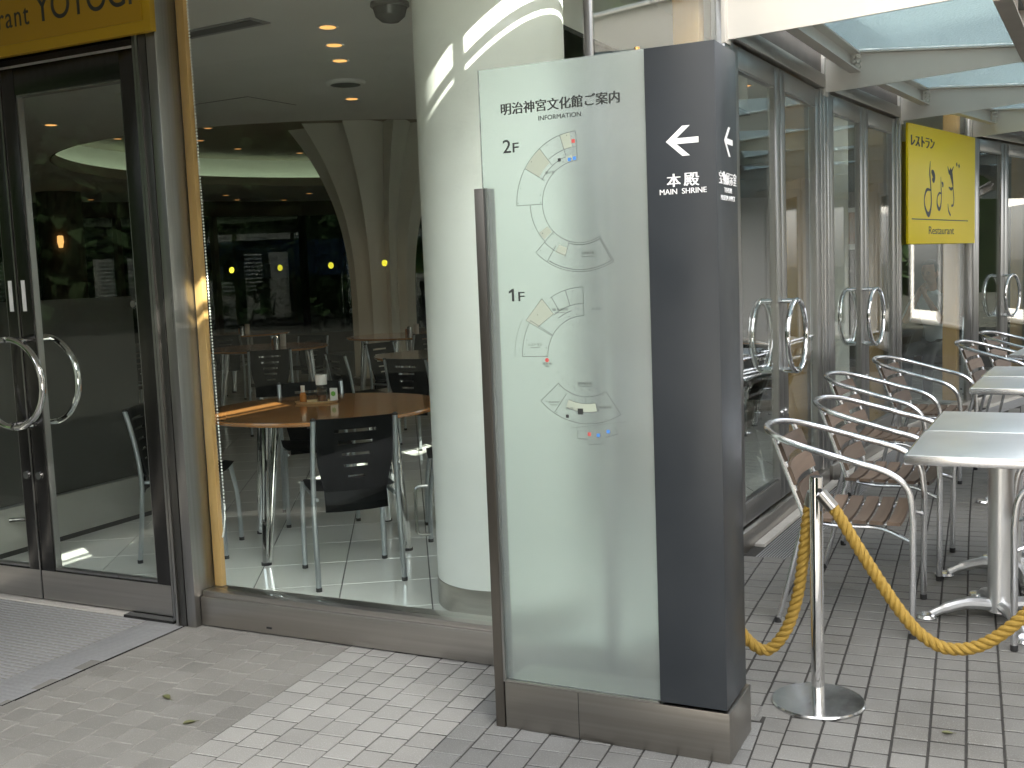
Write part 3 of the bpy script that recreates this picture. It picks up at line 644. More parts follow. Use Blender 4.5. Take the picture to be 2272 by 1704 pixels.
line((-1.255,.968),(-1.257,.944),(-1.224,.943),(-1.222,.927),(-1.178,.930),(-1.178,.937)); line((-1.184,.966),(-1.183,.953)); line((-1.137,.982),(-1.128,.962),(-1.167,.950)); line((-1.28,.975),(-1.10,1.0), wd=.0006)
ln.build('floor_plan', M_LINE, tt, smooth=0, kind='stuff'); fi.build('floor_plan_rooms', M_PALEINK, tt, smooth=0, kind='stuff')
dt = MB()
def dot(x, z, s=.0013, m=None): poly(m or dt, [(x-s,z-s),(x+s,z-s),(x+s,z+s),(x-s,z+s)], MT, .0012)
for k in range(18):
    a = 112-22.5*k*.6
for a in list(range(112,-120,-14))+[208,222,236]: 
    q = pol(c1,.101,a); dot(*q)
for a,r in ((100,.197),(120,.197),(140,.197),(165,.197),(178,.2),(168,.128),(178,.126),(100,.128),(112,.128),(226,.19),(240,.197),(256,.197),(272,.197),(288,.197),(300,.197),(226,.126),(295,.126),(215,.15),(205,.17)):
    dot(*pol(c2,r,a)); dot(*pol(c1,r,a))
dt.build('floor_plan_dots', M_LINE, tt, smooth=0)
ic = MB()
for x,z in ((-1.240,1.824),(-1.2185,.9585)): dot(x,z,.0052,ic)
ic.build('symbol', M_REDINK, tt, smooth=0); ic = MB()
for x,z in ((-1.254,1.772),(-1.238,1.774),(-1.190,.956),(-1.158,.968)): dot(x,z,.0050,ic)
ic.build('symbol', M_BLUEINK, tt, smooth=0); ic = MB()
for x,z in ((-1.286,1.773),(-1.288,1.011)): dot(x,z,.0048,ic)
dot(-1.245,1.0265,.009,ic)
ic.build('symbol', M_INK, tt, smooth=0); ic = MB(); poly(ic, arc((-1.349,1.181),.0062,0,345,16), MT, .0012); ic.build('symbol', M_REDINK, tt, smooth=0)
for body, x, z, wd in (('展示室',-1.318,1.739,.03),('宝物展示室',-1.205,1.497,.040),('総合案内',-1.300,1.333,.05),('入口',-1.186,1.333,.03),('レストラン',-1.386,1.228,.045),('現在地',-1.349,1.170,.030),('宝物展示室',-1.228,1.111,.045),('おみやげ',-1.330,1.053,.036),('休憩所',-1.166,1.040,.042),('売店',-1.280,1.034,.026)):
    text(body, MT, x-wd/2, x+wd/2, z-.0035, z+.0045, M_LINE, tt)
for body, x, z, wd in (('Treasure Museum',-1.205,1.488,.042),('Restaurant',-1.386,1.220,.03),('HERE',-1.349,1.1625,.014),('Treasure Museum',-1.228,1.1035,.045),('Souvenirs',-1.330,1.0455,.026),('Information',-1.30,1.3245,.034)):
    text(body, MT, x-wd/2, x+wd/2, z-.002, z+.002, M_LINE, tt)
ar = MB(); A = [(-.956,1.7955),(-.908,1.836),(-.886,1.836),(-.925,1.803),(-.862,1.803),(-.862,1.787),(-.925,1.787),(-.887,1.7535),(-.909,1.7535)]
ar.add([MTB @ Vector((x,z,.0008)) for x,z in A], [(0,1,2,3),(0,3,6),(3,4,5,6),(0,6,7,8)]); ar.build('arrow', M_WHITEINK, tt, smooth=0)
text('本', MTB, -.955,-.916, 1.670,1.706, M_WHITEINK, tt, fat=.0012); text('殿', MTB, -.906,-.863, 1.670,1.706, M_WHITEINK, tt, fat=.0010)
text('MAIN  SHRINE', MTB, -.977,-.842, 1.6495,1.6645, M_WHITEINK, tt, fat=.0003)
MTS = Matrix.Translation((1.19,-3.09,0)) @ frame_m((-.812,2.967,0), (0,1,0), (0,0,1))
ar = MB(); ar.add([MTS @ Vector((x+1.018+.015,z,.0008)) for x,z in A], [(0,1,2,3),(0,3,6),(3,4,5,6),(0,6,7,8)]); ar.build('arrow', M_WHITEINK, tt, smooth=0)
text('宝物展示室', MTS, .02,.205, 1.672,1.708, M_WHITEINK, tt, fat=.0006); text('TREASURE', MTS, .07,.155, 1.650,1.664, M_WHITEINK, tt); text('MUSEUM ANNEX', MTS, .035,.185, 1.628,1.642, M_WHITEINK, tt)

# ================================================================== YELLOW SIGNS
ys = thing('restaurant_name_sign', 'yellow restaurant name board fixed above the entrance doors', 'sign', (-4.2,3.37,2.46))
MY = Matrix.Translation((4.2,-3.37,-2.46))
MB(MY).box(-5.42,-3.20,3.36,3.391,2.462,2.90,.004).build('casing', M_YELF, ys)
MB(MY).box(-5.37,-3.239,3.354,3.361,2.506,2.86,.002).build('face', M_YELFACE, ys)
MYF = MY @ frame_m((0,3.354,0),(1,0,0),(0,0,1))
text('Restaurant', MYF, -4.378,-3.868, 2.573,2.661, M_INK, ys, space=1.15); text('YOYOGI', MYF, -3.828,-3.284, 2.573,2.690, M_INK, ys, space=1.0, bold=.004)
MB3, L3 = bay_m(PST[2], PST[3])
yp = thing('restaurant_panel_sign', 'square yellow restaurant panel with calligraphy on the glass front', 'sign', (*PST[2],1.548))
MP = Matrix.Translation((-PST[2][0],-PST[2][1],-1.548)) @ MB3
MB(MP).box(.055,1.765,.052,.072,1.548,2.492,.003).build('panel', M_YEL, yp)
def F3(o=.072): return Matrix.Translation((-PST[2][0],-PST[2][1],-1.548)) @ (MB3 @ Matrix(((1,0,0,0),(0,0,1,o),(0,1,0,0),(0,0,0,1))))
text('レストラン', F3(), .12,.66, 2.32,2.405, M_INK, yp, fat=.008); text('Restaurant', F3(), .53,1.17, 1.627,1.69, M_INK, yp)
lo = MB(); FM = F3()
ribbon(lo, [(.13,1.746),(1.56,1.746)], .008, FM)
def R(pts, ws, n=8):
    s_ = spline([(x,z,0) for x,z in pts], n); k = len(s_); W = []
    for i in range(k):
        t = i/(k-1)*(len(ws)-1); a = int(min(t, len(ws)-2)); W.append(ws[a]+(ws[a+1]-ws[a])*(t-a))
    ribbon(lo, [(q.x,q.y) for q in s_], W, FM, .001)
R([(.565,2.222),(.552,2.13),(.578,1.995),(.588,1.88),(.55,1.80),(.50,1.79),(.435,1.85),(.425,1.92),(.48,1.985),(.585,1.985)], [.006,.03,.02,.03,.045,.03,.02,.03,.012])
R([(.59,2.14),(.63,2.125),(.66,2.10),(.645,2.07),(.61,2.08)], [.02,.06,.05,.05,.02])
R([(.825,2.105),(.832,2.02),(.842,1.94),(.82,1.86),(.78,1.835),(.735,1.875),(.74,1.935),(.79,1.968),(.842,1.965)], [.006,.02,.02,.03,.035,.02,.02,.01])
R([(.845,2.06),(.875,2.045),(.87,2.02)], [.01,.035,.02])
R([(1.00,2.20),(1.04,2.15),(1.09,2.15),(1.155,2.205)], [.008,.03,.03,.01])
R([(1.06,2.18),(1.10,2.13),(1.125,2.08),(1.14,2.03),(1.09,2.012),(1.03,2.025)], [.05,.07,.045,.02,.03,.01])
R([(1.13,2.09),(1.15,2.0),(1.165,1.93),(1.15,1.88),(1.10,1.868)], [.01,.02,.018,.02,.02])
R([(1.01,1.885),(1.025,1.83),(1.08,1.785)], [.01,.022,.02])
R([(1.235,2.24),(1.25,2.215)], [.03,.03],3); R([(1.295,2.23),(1.315,2.205)], [.03,.03],3)
lo.build('calligraphy', M_INK, yp, smooth=0)

# ================================================================== FLOOR MATS
em = thing('entrance_grating', 'slotted grey metal entrance grating in front of the doors', 'floor grating', (-4.4,2.97,0))
MG = Matrix.Translation((4.4,-2.97,0))
MB(MG).box(-5.5,-3.28,2.49,3.41,-.03,-.0035).build('tray', M_DARKGAP, em)
bar = MB().box(-.85,.85,-.0086,.0086,-.014,0,.0015).mesh('slat', M_MAT); bar2 = MB().box(-.105,.105,-.0122,.0122,-.014,-.0005,.001).mesh('border_slat', M_MAT)
NB = 34; pitch = .915/NB; br = MB(MG)
for k in range(NB):
    y = 2.4935 + (k+.5)*pitch
    put('slat', bar, em, loc=(-4.355+4.4, y-2.97, 0)); put('border_slat', bar2, em, loc=(-3.395+4.4, y-2.97, 0))
    for j in range(16):
        x = -5.2 + j*.106 + (.053 if k % 2 else 0)
        if x < -3.52: br.box(x, x+.012, y+.008, y+pitch-.008, -.012, -.001)
br.build('bridges', M_MAT, em, smooth=0, kind='stuff')
eb = MB(MG); eb.box(-3.288,-3.280,2.485,3.415,-.02,.0012); eb.box(-5.5,-3.29,2.483,2.489,-.02,.0012); eb.build('edge_frame', M_DKSTEEL, em, smooth=0)
dg_ = thing('drain_grating', 'fine slotted drain grating along the glass front of the terrace', 'drain', (-1.2,5.22,0))
slm = MB(); base = MB()
ys_ = [5.22+.35*i for i in range(27)]
for ya, yb in zip(ys_, ys_[1:]):
    xa, xb = face_x(ya)+.115, face_x(yb)+.115
    base.add([(xa+1.2,ya-5.22,-.0024),(xa+.20+1.2,ya-5.22,-.0024),(xb+.20+1.2,yb-5.22,-.0024),(xb+1.2,yb-5.22,-.0024)], [(0,1,2,3)])
    for k in range(15):
        o_ = .004+k*.0135; slm.beam((xa+1.2+o_,ya-5.22,-.006),(xb+1.2+o_,yb-5.22,-.006), .0068, .012)
base.build('channel', M_DARKGAP, dg_, smooth=0); slm.build('slats', M_MAT, dg_, smooth=0)

# ================================================================== STANCHION AND ROPES
st = thing('rope_post', 'short polished steel rope post on a round disc base', 'rope post', (-.655,3.51,0))
MB().lathe([(.150,0),(.150,.006),(.146,.011),(.02,.014)], (0,0,0), 56).build('base', P('worn_steel_disc', (.52,.53,.53), .2, 1, c2=(.60,.61,.61), scale=40, rvar=.12), st)
MB().lathe([(.0215,.013),(.0215,.752),(.0205,.756)], (0,0,0), 28).build('post', M_CHROME, st)
MB().lathe([(.019,.7565),(.0001,.757)], (0,0,0), 20, cap=False).build('cap', M_RUBBER, st)
m = MB(); m.tube([(.014,-.0165,.715),(.0155,-.0185,.715)], .0075, 12); m.build('rope_hole', M_DARKGAP, st)
def rope(label, path, s0=None, s1=None):
    sp = spline(path, 14); dd = [0]
    for a, b in zip(sp, sp[1:]): dd.append(dd[-1]+(b-a).length)
    tot = dd[-1]; n = int(tot/.0045); C = []
    j = 0
    for i in range(n+1):
        t = tot*i/n
        while j < len(dd)-2 and dd[j+1] < t: j += 1
        C.append(sp[j].lerp(sp[j+1], (t-dd[j])/max(1e-9, dd[j+1]-dd[j])))
    root = thing('barrier_rope', label, 'rope', tuple(C[0]))
    a = Vector((0,1,0)); strands = [[],[],[]]
    for i in range(n+1):
        t = (C[min(i+1,n)]-C[max(i-1,0)]).normalized(); a = (a-t*a.dot(t)).normalized(); b = t.cross(a); ph = 2*pi*(tot*i/n)/.074
        for k in range(3):
            q = ph+2*pi*k/3; strands[k].append(C[i]+(a*cos(q)+b*sin(q))*.0102-C[0])
    for k in range(3): MB().tube(strands[k], .0100, 9).build('strand', M_ROPE, root)
    for s_ in (s0, s1):
        if s_:
            p, q = Vector(s_[0])-C[0], Vector(s_[1])-C[0]; u = (q-p).normalized(); m = MB(); m.tube([p, q], .0215, 16); m.build('sleeve', M_STEEL, root)
            m = MB(); m.tube([p-u*.03, p+u*.005], .006, 8); m.build('hook', M_CHROME, root)
rope('gold twisted rope sagging from the steel post towards the terrace tables', [(-.612,3.50,.672),(-.585,3.5,.638),(-.50,3.5,.497),(-.395,3.5,.337),(-.32,3.5,.26),(-.245,3.5,.235),(-.15,3.5,.265),(-.04,3.5,.368),(.07,3.5,.52),(.18,3.5,.71)], ((-.640,3.5,.705),(-.600,3.5,.658)), ((.205,3.5,.745),(.175,3.5,.705)))
rope('gold twisted rope looping from the steel post behind the information sign', [(-.678,3.53,.665),(-.688,3.53,.60),(-.70,3.53,.50),(-.722,3.53,.35),(-.762,3.52,.226),(-.825,3.50,.160),(-.895,3.47,.222),(-.945,3.44,.35),(-.985,3.41,.50),(-1.01,3.39,.66)], ((-.665,3.525,.700),(-.678,3.53,.655)), ((-1.013,3.385,.72),(-1.01,3.39,.655)))
dup(st, (.225,3.5,0), 0, 'steel rope post at the far end of the gold rope')
wp = MB().box(-1.025,-.985,3.215,3.38,.715,.735,.003); wp.build('rope_bracket', M_STEEL, tt).matrix_parent_inverse = tt.matrix_world.inverted() if False else Matrix.Translation((1.19,-3.09,0))

# ================================================================== TERRACE FURNITURE
GA = 'aluminium chairs on the terrace'
def terrace_chair(label):
    t = thing('terrace_chair', label, 'chair', group=GA); r = .0128
    side = lambda s: [(.24,s*.262,.0),(.243,s*.262,.46),(.225,s*.263,.575),(.15,s*.265,.640),(0,s*.265,.682),(-.15,s*.255,.722),(-.26,s*.22,.752),(-.325,s*.13,.770)]
    a = side(-1); b = side(1)[::-1]
    loop = [a[0]] + [tuple(q) for q in spline(a[1:]+[(-.348,0,.776)]+b[:-1], 7)] + [b[-1]]
    MB().tube(loop, r, 12).build('arm_loop', M_ALU, t)
    for s in (-1,1):
        MB().tube(fillet([(-.285,s*.205,.752),(-.165,s*.205,.43),(-.185,s*.205,.36),(-.275,s*.225,.0)], .06), r*.92, 10).build('rear_leg', M_ALU, t)
        MB().tube(fillet([(-.155,s*.205,.425),(-.05,s*.205,.405),(.12,s*.205,.412),(.238,s*.25,.372)], .05), r*.7, 8).build('seat_rail', M_ALU, t)
        for x, y in ((.24,s*.262),(-.275,s*.225)): MB().lathe([(.0138,0),(.0138,.022)], (x,y,.0), 12).build('foot_cap', M_RUBBER, t)
    for k in range(6):
        x = -.15+k*.064; m = MB(); w2 = .0245; N = 8; vs_ = []; top = lambda y: .430 - .016*(1-(y/.235)**2)+.004 + (.004 if k == 5 else 0)
        for i in range(N+1):
            y = -.232+.464*i/N; z = top(y); z -= .004*max(0,k-4)
            vs_ += [(x-w2,y,z-.007),(x+w2,y,z-.007),(x+w2,y,z+.007),(x-w2,y,z+.007)]
        fs = [(0,3,2,1),(N*4,N*4+1,N*4+2,N*4+3)]
        for i in range(N):
            for q in range(4): fs.append((i*4+q, i*4+(q+1)%4, (i+1)*4+(q+1)%4, (i+1)*4+q))
        m.add(vs_, fs); m.build('seat_slat', M_SLAT, t)
        if k < 5:
            for s in (-1,1): MB().box(x+w2+.001,x+.064-w2-.001,s*.205-.013,s*.205+.013,.4235,.4275,.001).build('spacer', M_ALU, t)
    for k, f in enumerate((.18,.47,.76)):
        cx = -.285+.12*f; cz = .752-.322*f; m = MB(); N = 8; vs_ = []
        for i in range(N+1):
            y = -.215+.43*i/N; bow = -.022*(1-(y/.215)**2); ux, uz = .345,-.93; h = .038
            for sx, sz in ((-h,-.007),(h,-.007),(h,.007),(-h,.007)):
                vs_.append((cx+.016+bow+ux*sx+.93*sz, y, cz+uz*sx+.345*sz))
        fs = [(0,3,2,1),(N*4,N*4+1,N*4+2,N*4+3)]
        for i in range(N):
            for q in range(4): fs.append((i*4+q, i*4+(q+1)%4, (i+1)*4+(q+1)%4, (i+1)*4+q))
        m.add(vs_, fs); m.build('back_slat', M_SLAT, t)
    return t
c0 = terrace_chair('aluminium chair with wooden slats nearest the rope post'); c0.location = (-.683,4.505,0); c0.rotation_euler = (0,0,radians(1))
for x, y, a, lb in ((-.640,5.34,-2,'aluminium chair with wooden slats second from the rope post'),(-.80,6.53,-4,'aluminium chair with wooden slats third from the rope post, nearest the doors'),(-.675,7.60,-7,'aluminium chair with wooden slats fourth from the rope post'),
                    (-.26,9.02,-9,'aluminium chair with wooden slats fifth from the rope post'),(-.14,10.08,-13,'aluminium chair with wooden slats farthest from the rope post'),
                    (.15,4.50,181,'aluminium chair on the far side of the nearest terrace table'),(.17,5.62,178,'aluminium chair on the far side of the second terrace table')):
    dup(c0, (x,y,0), radians(a), lb)
def terrace_table(label):
    t = thing('terrace_table', label, 'table', group='aluminium terrace tables')
    MB().box(-.3145,.3145,-.3145,.3145,.680,.70,.002).build('table_top', M_ALUTOP, t)
    m = MB()
    for s in (-1,1): m.box(-.322,.322,s*.319-.004,s*.319+.004,.664,.698,.002); m.box(s*.319-.004,s*.319+.004,-.314,.314,.664,.698,.002)
    m.build('edge_band', M_ALU, t)
    MB().lathe([(.048,.03),(.047,.035),(.047,.665)], (0,0,0), 28).build('pedestal', P('cast_aluminium', (.70,.71,.72), .36, .95), t)
    MB().box(-.16,.16,-.16,.16,.664,.675).build('top_plate', M_ALU, t)
    for k in range(4):
        a = pi/2*k + radians(20); d = (cos(a), sin(a)); m = MB()
        m.tube(spline([(d[0]*.03,d[1]*.03,.055),(d[0]*.12,d[1]*.12,.062),(d[0]*.21,d[1]*.21,.040),(d[0]*.265,d[1]*.265,.016)], 6), [.026]*7+[.022]*6+[.017]*6, 10)
        m.build('leg', P('cast_aluminium', (.70,.71,.72), .36, .95) if 'cast_aluminium' not in bpy.data.materials else bpy.data.materials['cast_aluminium'], t)
        MB().lathe([(.038,0),(.042,.006),(.036,.016),(.01,.018)], (d[0]*.285,d[1]*.285,0), 20).build('foot', M_ALU, t)
    return t
t0 = terrace_table('square aluminium table nearest the rope post'); t0.location = (-.145,4.61,0); t0.rotation_euler = (0,0,radians(-1))
for x, y, a, lb in ((-.125,5.25,-1.5,'square aluminium table second from the rope post'),(-.035,6.87,-3,'square aluminium table third from the rope post'),(.0,7.53,-4,'square aluminium table fourth from the rope post'),(.13,9.05,-8,'square aluminium table farthest along the terrace')):
    dup(t0, (x,y,0), radians(a), lb)

# ================================================================== INTERIOR FURNITURE
def dining_chair(label):
    t = thing('dining_chair', label, 'chair', group='black dining chairs inside'); r = .0125
    for s in (-1,1):
        MB().tube(spline([(-.235,s*.205,0),(-.205,s*.203,.30),(-.20,s*.20,.46),(-.222,s*.196,.64),(-.262,s*.192,.808)], 6), r, 10).build('rear_leg', M_CHAIRMET, t)
        MB().lathe([(.0132,0),(.0132,.008),(.004,.014)], (-.262,s*.192,.806), 10).build('tube_cap', M_RUBBER, t)
        MB().tube(spline([(.215,s*.205,0),(.208,s*.203,.25),(.185,s*.20,.40),(.178,s*.198,.452)], 6), r, 10).build('front_leg', M_CHAIRMET, t)
        MB().tube([(-.20,s*.185,.425),(.18,s*.185,.425)], .009, 8).build('seat_rail', M_CHAIRMET, t)
        for x in (-.235,.215): MB().lathe([(.0145,0),(.0145,.018)], (x,s*.205,0), 10).build('foot_cap', M_RUBBER, t)
    bm = bmesh.new(); prof = [(-.18,.455),(-.10,.448),(.05,.446),(.15,.452),(.205,.446)]; rows = []
    for x, z in prof:
        hw = .205 if x < .1 else (.20 if x < .2 else .185); row = []
        for i in range(9):
            y = -hw+2*hw*i/8; row.append(bm.verts.new((x, y, z+.012*(abs(y)/hw)**2)))
        rows.append(row)
    for a, b in zip(rows, rows[1:]):
        for i in range(8): bm.faces.new((a[i],a[i+1],b[i+1],b[i]))
    gm = bmesh.ops.solidify(bm, geom=bm.faces[:], thickness=.018); m = MB(); m.bm(bm); m.build('seat', M_BLACK, t)
    # slotted back panel
    zb = [.365,.40,.46,.522,.536,.576,.590,.630,.645,.686,.702,.742,.758,.80,.812]; slots = {3:.045,5:.062,7:.070,9:.086,11:.105}
    xs = sorted(set([-.19,-.105,-.086,-.070,-.062,-.045,0,.045,.062,.070,.086,.105,.19])); m = MB()
    def px(z): return -.192 - (.012 if z < .46 else 0) - max(0,(z-.46))*.185 - .03*max(0,.46-z)
    def hw(z): return .178 if z > .60 else (.178-.03*min(1,(.60-z)/.14) if z > .46 else .148)
    for i in range(len(zb)-1):
        z0, z1 = zb[i], zb[i+1]
        for a, b in zip(xs, xs[1:]):
            if i in slots and max(abs(a),abs(b)) <= slots[i]+1e-6: continue
            q = []
            for z in (z0,z1):
                for x in (a,b):
                    y = x/.19*hw(z); cv = -.022*(1-(x/.19)**2); q.append((px(z)+cv, y, z))
            d = .007
            m.add([(x-d,y,z) for x,y,z in q]+[(x+d,y,z) for x,y,z in q], [(0,1,3,2),(5,4,6,7),(0,4,5,1),(2,3,7,6),(0,2,6,4),(1,5,7,3)])
    m.build('backrest', M_BLACK, t, smooth=0); return t
dc = dining_chair('black slotted dining chair with its back to the window'); dc.location = (-3.05,4.32,0); dc.rotation_euler = (0,0,radians(135))
for x, y, a, lb in ((-4.16,4.42,29,'black dining chair seen sideways through the entrance door'),(-3.98,5.33,-49,'black dining chair behind the round wooden table with the condiment tray'),(-2.93,5.28,213,'black dining chair beside the round white column'),
                    (-4.45,7.42,88,'black dining chair in front of the second round table'),(-5.28,7.80,60,'black dining chair at the left of the second round table'),(-5.6,8.9,-10,'black dining chair behind and left of the second round table'),(-3.9,9.3,250,'black dining chair at the far right of the second round table'),
                    (-6.7,8.3,130,'black dining chair in front of the third round table'),(-8.4,8.6,10,'black dining chair at the left of the third round table'),(-7.6,10.0,-85,'black dining chair behind the third round table'),
                    (-6.35,10.5,150,'black dining chair by the fluted pillar'),(-6.2,11.6,200,'black dining chair right of the fluted pillar'),(-9.2,10.7,110,'black dining chair in front of the far round table'),(-10.6,11.2,20,'black dining chair at the left of the far round table'),(-9.9,8.0,80,'black dining chair at the leftmost far table'),(-9.6,9.9,-80,'black dining chair behind the leftmost far table'),
                    (-1.0,11.9,-105,'black dining chair under the seated man'),(-2.0,8.75,100,'black dining chair inside the terrace doors'),(-2.75,6.9,60,'black dining chair near the inner side of the terrace doors'),(-.55,12.7,-100,'black dining chair seen through the farthest terrace doors')):
    dup(dc, (x,y,0), radians(a), lb)
def dining_table(label):
    t = thing('dining_table', label, 'table', group='round wooden dining tables')
    MB().lathe([(.60,.728),(.648,.736),(.655,.748),(.652,.756),(.0001,.756)], (0,0,0), 72, cap=False).build('table_top', M_TABLEWOOD, t)
    MB().lathe([(.0001,.727),(.60,.727)], (0,0,0), 48, cap=False).build('underside', M_DKSTEEL, t, smooth=0)
    for k in range(4):
        a = pi/2*k - pi/2 - radians(4); m = MB(); d = Vector((cos(a), sin(a), 0)); e = Vector((-d.y,d.x,0))
        for o_ in (d*.0, d*-.05+e*.03, d*-.05-e*.03): m.tube([d*.47+o_+Vector((0,0,.727)), d*.525+o_*.35+Vector((0,0,.012))], .019, 12)
        m.build('leg', M_CHROME, t); MB().lathe([(.027,0),(.027,.014)], tuple(d*.52), 14).build('foot_cap', M_RUBBER, t)
    return t
dt0 = dining_table('round orange wood table just inside the window'); dt0.location = (-3.546,4.834,0)
for x, y, lb in ((-4.75,8.35,'round wood table behind the one at the window'),(-7.45,9.2,'round wood table in the middle of the room'),(-6.85,10.95,'round wood table beside the fluted pillar'),(-9.9,11.7,'round wood table far back on the left'),(-10.1,9.0,'round wood table far left behind the screen'),(-1.95,9.9,'round wood table where the man is sitting'),(-2.6,7.75,'round wood table inside the nearest terrace doors')):
    dup(dt0, (x,y,0), random.uniform(0,1), lb)
TZ = .757
tr = thing('condiment_tray', 'small oval wooden tray on the window table', 'tray', (-3.70,4.98,TZ), radians(28))
m = MB(); N = 40
def oval(a, b, z): return [(a*cos(2*pi*k/N), b*sin(2*pi*k/N), z) for k in range(N)]
vs_ = oval(.115,.062,0)+oval(.125,.07,.012)+oval(.119,.064,.012)+oval(.112,.058,.005); m.add(vs_, [tuple(range(N))[::-1]]+[(r*N+k, r*N+(k+1)%N, (r+1)*N+(k+1)%N, (r+1)*N+k) for r in range(3) for k in range(N)]+[tuple(3*N+k for k in range(N))])
m.build('dish', P('pale_tray_wood', (.55,.42,.22), .4, c2=(.6,.47,.26), scale=30), tr)
z1 = TZ+.006
def on_tray(dx, dy): a = radians(28); return (-3.70+dx*cos(a)-dy*sin(a), 4.98+dx*sin(a)+dy*cos(a), z1)
th = thing('toothpick_holder', 'tall white topped glass cruet on the condiment tray', 'cruet', on_tray(.03,.005))
MB().lathe([(.030,0),(.031,.004),(.031,.095)], (0,0,0), 24).build('glass_body', glass('cruet_glass', (.75,.72,.68), .06), th); MB().lathe([(.024,.003),(.024,.035)], (0,0,0), 18).build('contents', P('soy_sauce', (.25,.09,.02), .2), th); MB().lathe([(.032,.096),(.033,.15),(.033,.152),(.0001,.152)], (0,0,0), 24, cap=False).build('white_cap', M_PAPER, th)
sb = thing('sauce_bottle', 'small sauce bottle with a white cap on the condiment tray', 'bottle', on_tray(-.075,-.01))
MB().lathe([(.018,0),(.019,.004),(.019,.045),(.010,.058)], (0,0,0), 20).build('body', P('amber_bottle', (.40,.15,.03), .12), sb); MB().lathe([(.011,.058),(.012,.095),(.0001,.096)], (0,0,0), 16, cap=False).build('cap', M_PAPER, sb)
cb = thing('card_stand', 'small white card with a green mark on the condiment tray', 'card', on_tray(.095,.015), radians(10))
MB().box(-.022,.022,-.006,.006,0,.072,.002).build('card', M_PAPER, cb); m = MB(); m.lathe([(.014,0),(.014,.001)], (0,0,0), 18); o = m.build('green_mark', P('green_print', (.15,.42,.06), .5), cb); o.location = (0,-.0062,.04); o.rotation_euler = (radians(90),0,0)
for x, y, lb in ((-6.7,10.9,'condiment pots on the table beside the fluted pillar'),(-7.4,9.3,'condiment pots on the table in the middle of the room'),(-9.8,11.6,'condiment pots on the table far back on the left'),(-1.8,9.65,'condiment pots on the table where the man is sitting')):
    t = thing('condiment_set', lb, 'cruet set', (x,y,TZ), group='condiment sets on the other tables')
    MB().lathe([(.03,0),(.03,.10),(.02,.11)], (0,0,0), 18).build('pot', M_CHROME, t); MB().lathe([(.03,0),(.032,.13)], (.07,.03,0), 18).build('cup', M_PAPER, t); MB().lathe([(.018,0),(.018,.06),(.01,.075)], (-.06,.02,0), 14).build('bottle', P('amber_bottle', (.40,.15,.03), .12), t)

# glass screen inside the entrance
gs = thing('glass_screen', 'waist high smoked glass screen with a steel end post inside the entrance', 'screen', (-5.12,4.3,0))
MG2 = Matrix.Translation((5.12,-4.3,0))
MB(MG2).box(-5.127,-5.113,2.0+1.55,5.04,.275,1.395).build('pane', M_SMOKE, gs); MB(MG2).box(-5.15,-5.09,3.55,5.09,.03,.268,.003).build('kick_panel', P('screen_panel', (.38,.38,.35), .5), gs); MB(MG2).box(-5.14,-5.10,3.55,5.09,0,.03).build('plinth', M_DKSTEEL, gs)
m = MB(MG2); m.tube([(-5.118,5.117,0),(-5.118,5.117,1.40)], .021, 16); m.build('end_post', M_STEEL, gs)
m = MB(MG2); m.tube([(-5.09,5.02,1.345),(-5.14,5.02,1.345)], .022, 14); m.tube([(-5.118,5.03,1.345),(-5.118,5.117,1.345)], .009, 10); m.build('clamp', M_CHROME, gs)
m = MB(MG2); m.tube(spline([(-5.06,3.98,.21),(-5.0,4.05,.20),(-4.96,4.12,.13),(-4.95,4.13,.0)],6), .011, 10); m.build('bumper_rail', M_DKSTEEL, gs)

# fluted pillar
fp = thing('fluted_pillar', 'pale fluted pillar flaring out like a tree under the round ceiling recess', 'pillar', (-8.12,12.58,0))
NF, SUB = 11, 10; m = MB(); zs = [0]+[.5]+[1.0+2.44*i/26 for i in range(27)]; N = NF*SUB; vs_ = []
for z in zs:
    t = max(0,(z-1.0)/2.44); Rr = .44 + .72*t**2.6; dep = .34+.10*t
    for k in range(N):
        u = (k % SUB)/SUB; rr = Rr*(1-dep*(1-u)**.7 if u > 0 else 1.0)
        rr = Rr*(1-dep*u**.8)
        a = 2*pi*(k+.0)/N + .35; vs_.append((rr*cos(a), rr*sin(a), z))
m.add(vs_, [(i*N+k, i*N+(k+1)%N, (i+1)*N+(k+1)%N, (i+1)*N+k) for i in range(len(zs)-1) for k in range(N)]); m.build('shaft', M_FLUTE, fp, smooth=28)
MB().lathe([(.47,0),(.47,.10)], (0,0,0), 40).build('base_ring', M_STEELH, fp)
# pillars by the far windows, sconce
for x, y, lb in ((-14.2,12.6,'round pillar by the far windows carrying the wall lamp'),):
    pl = thing('round_pillar', lb, 'pillar', (x,y,0)); MB().lathe([(.34,0),(.34,3.0)], (0,0,0), 40).build('shaft', M_WALL, pl)
scn = thing('wall_lamp', 'small glowing wall lamp on the far pillar', 'lamp', (-13.93,12.33,2.2))
m = MB(); m.lathe([(.03,-.09),(.05,0),(.045,.09),(.03,.10)], (0,0,0), 18); m.build('shade', M_SCONCE, scn); MB().box(-.14,.0,.05,.10,-.06,.06,.01).build('bracket', M_DKSTEEL, scn)
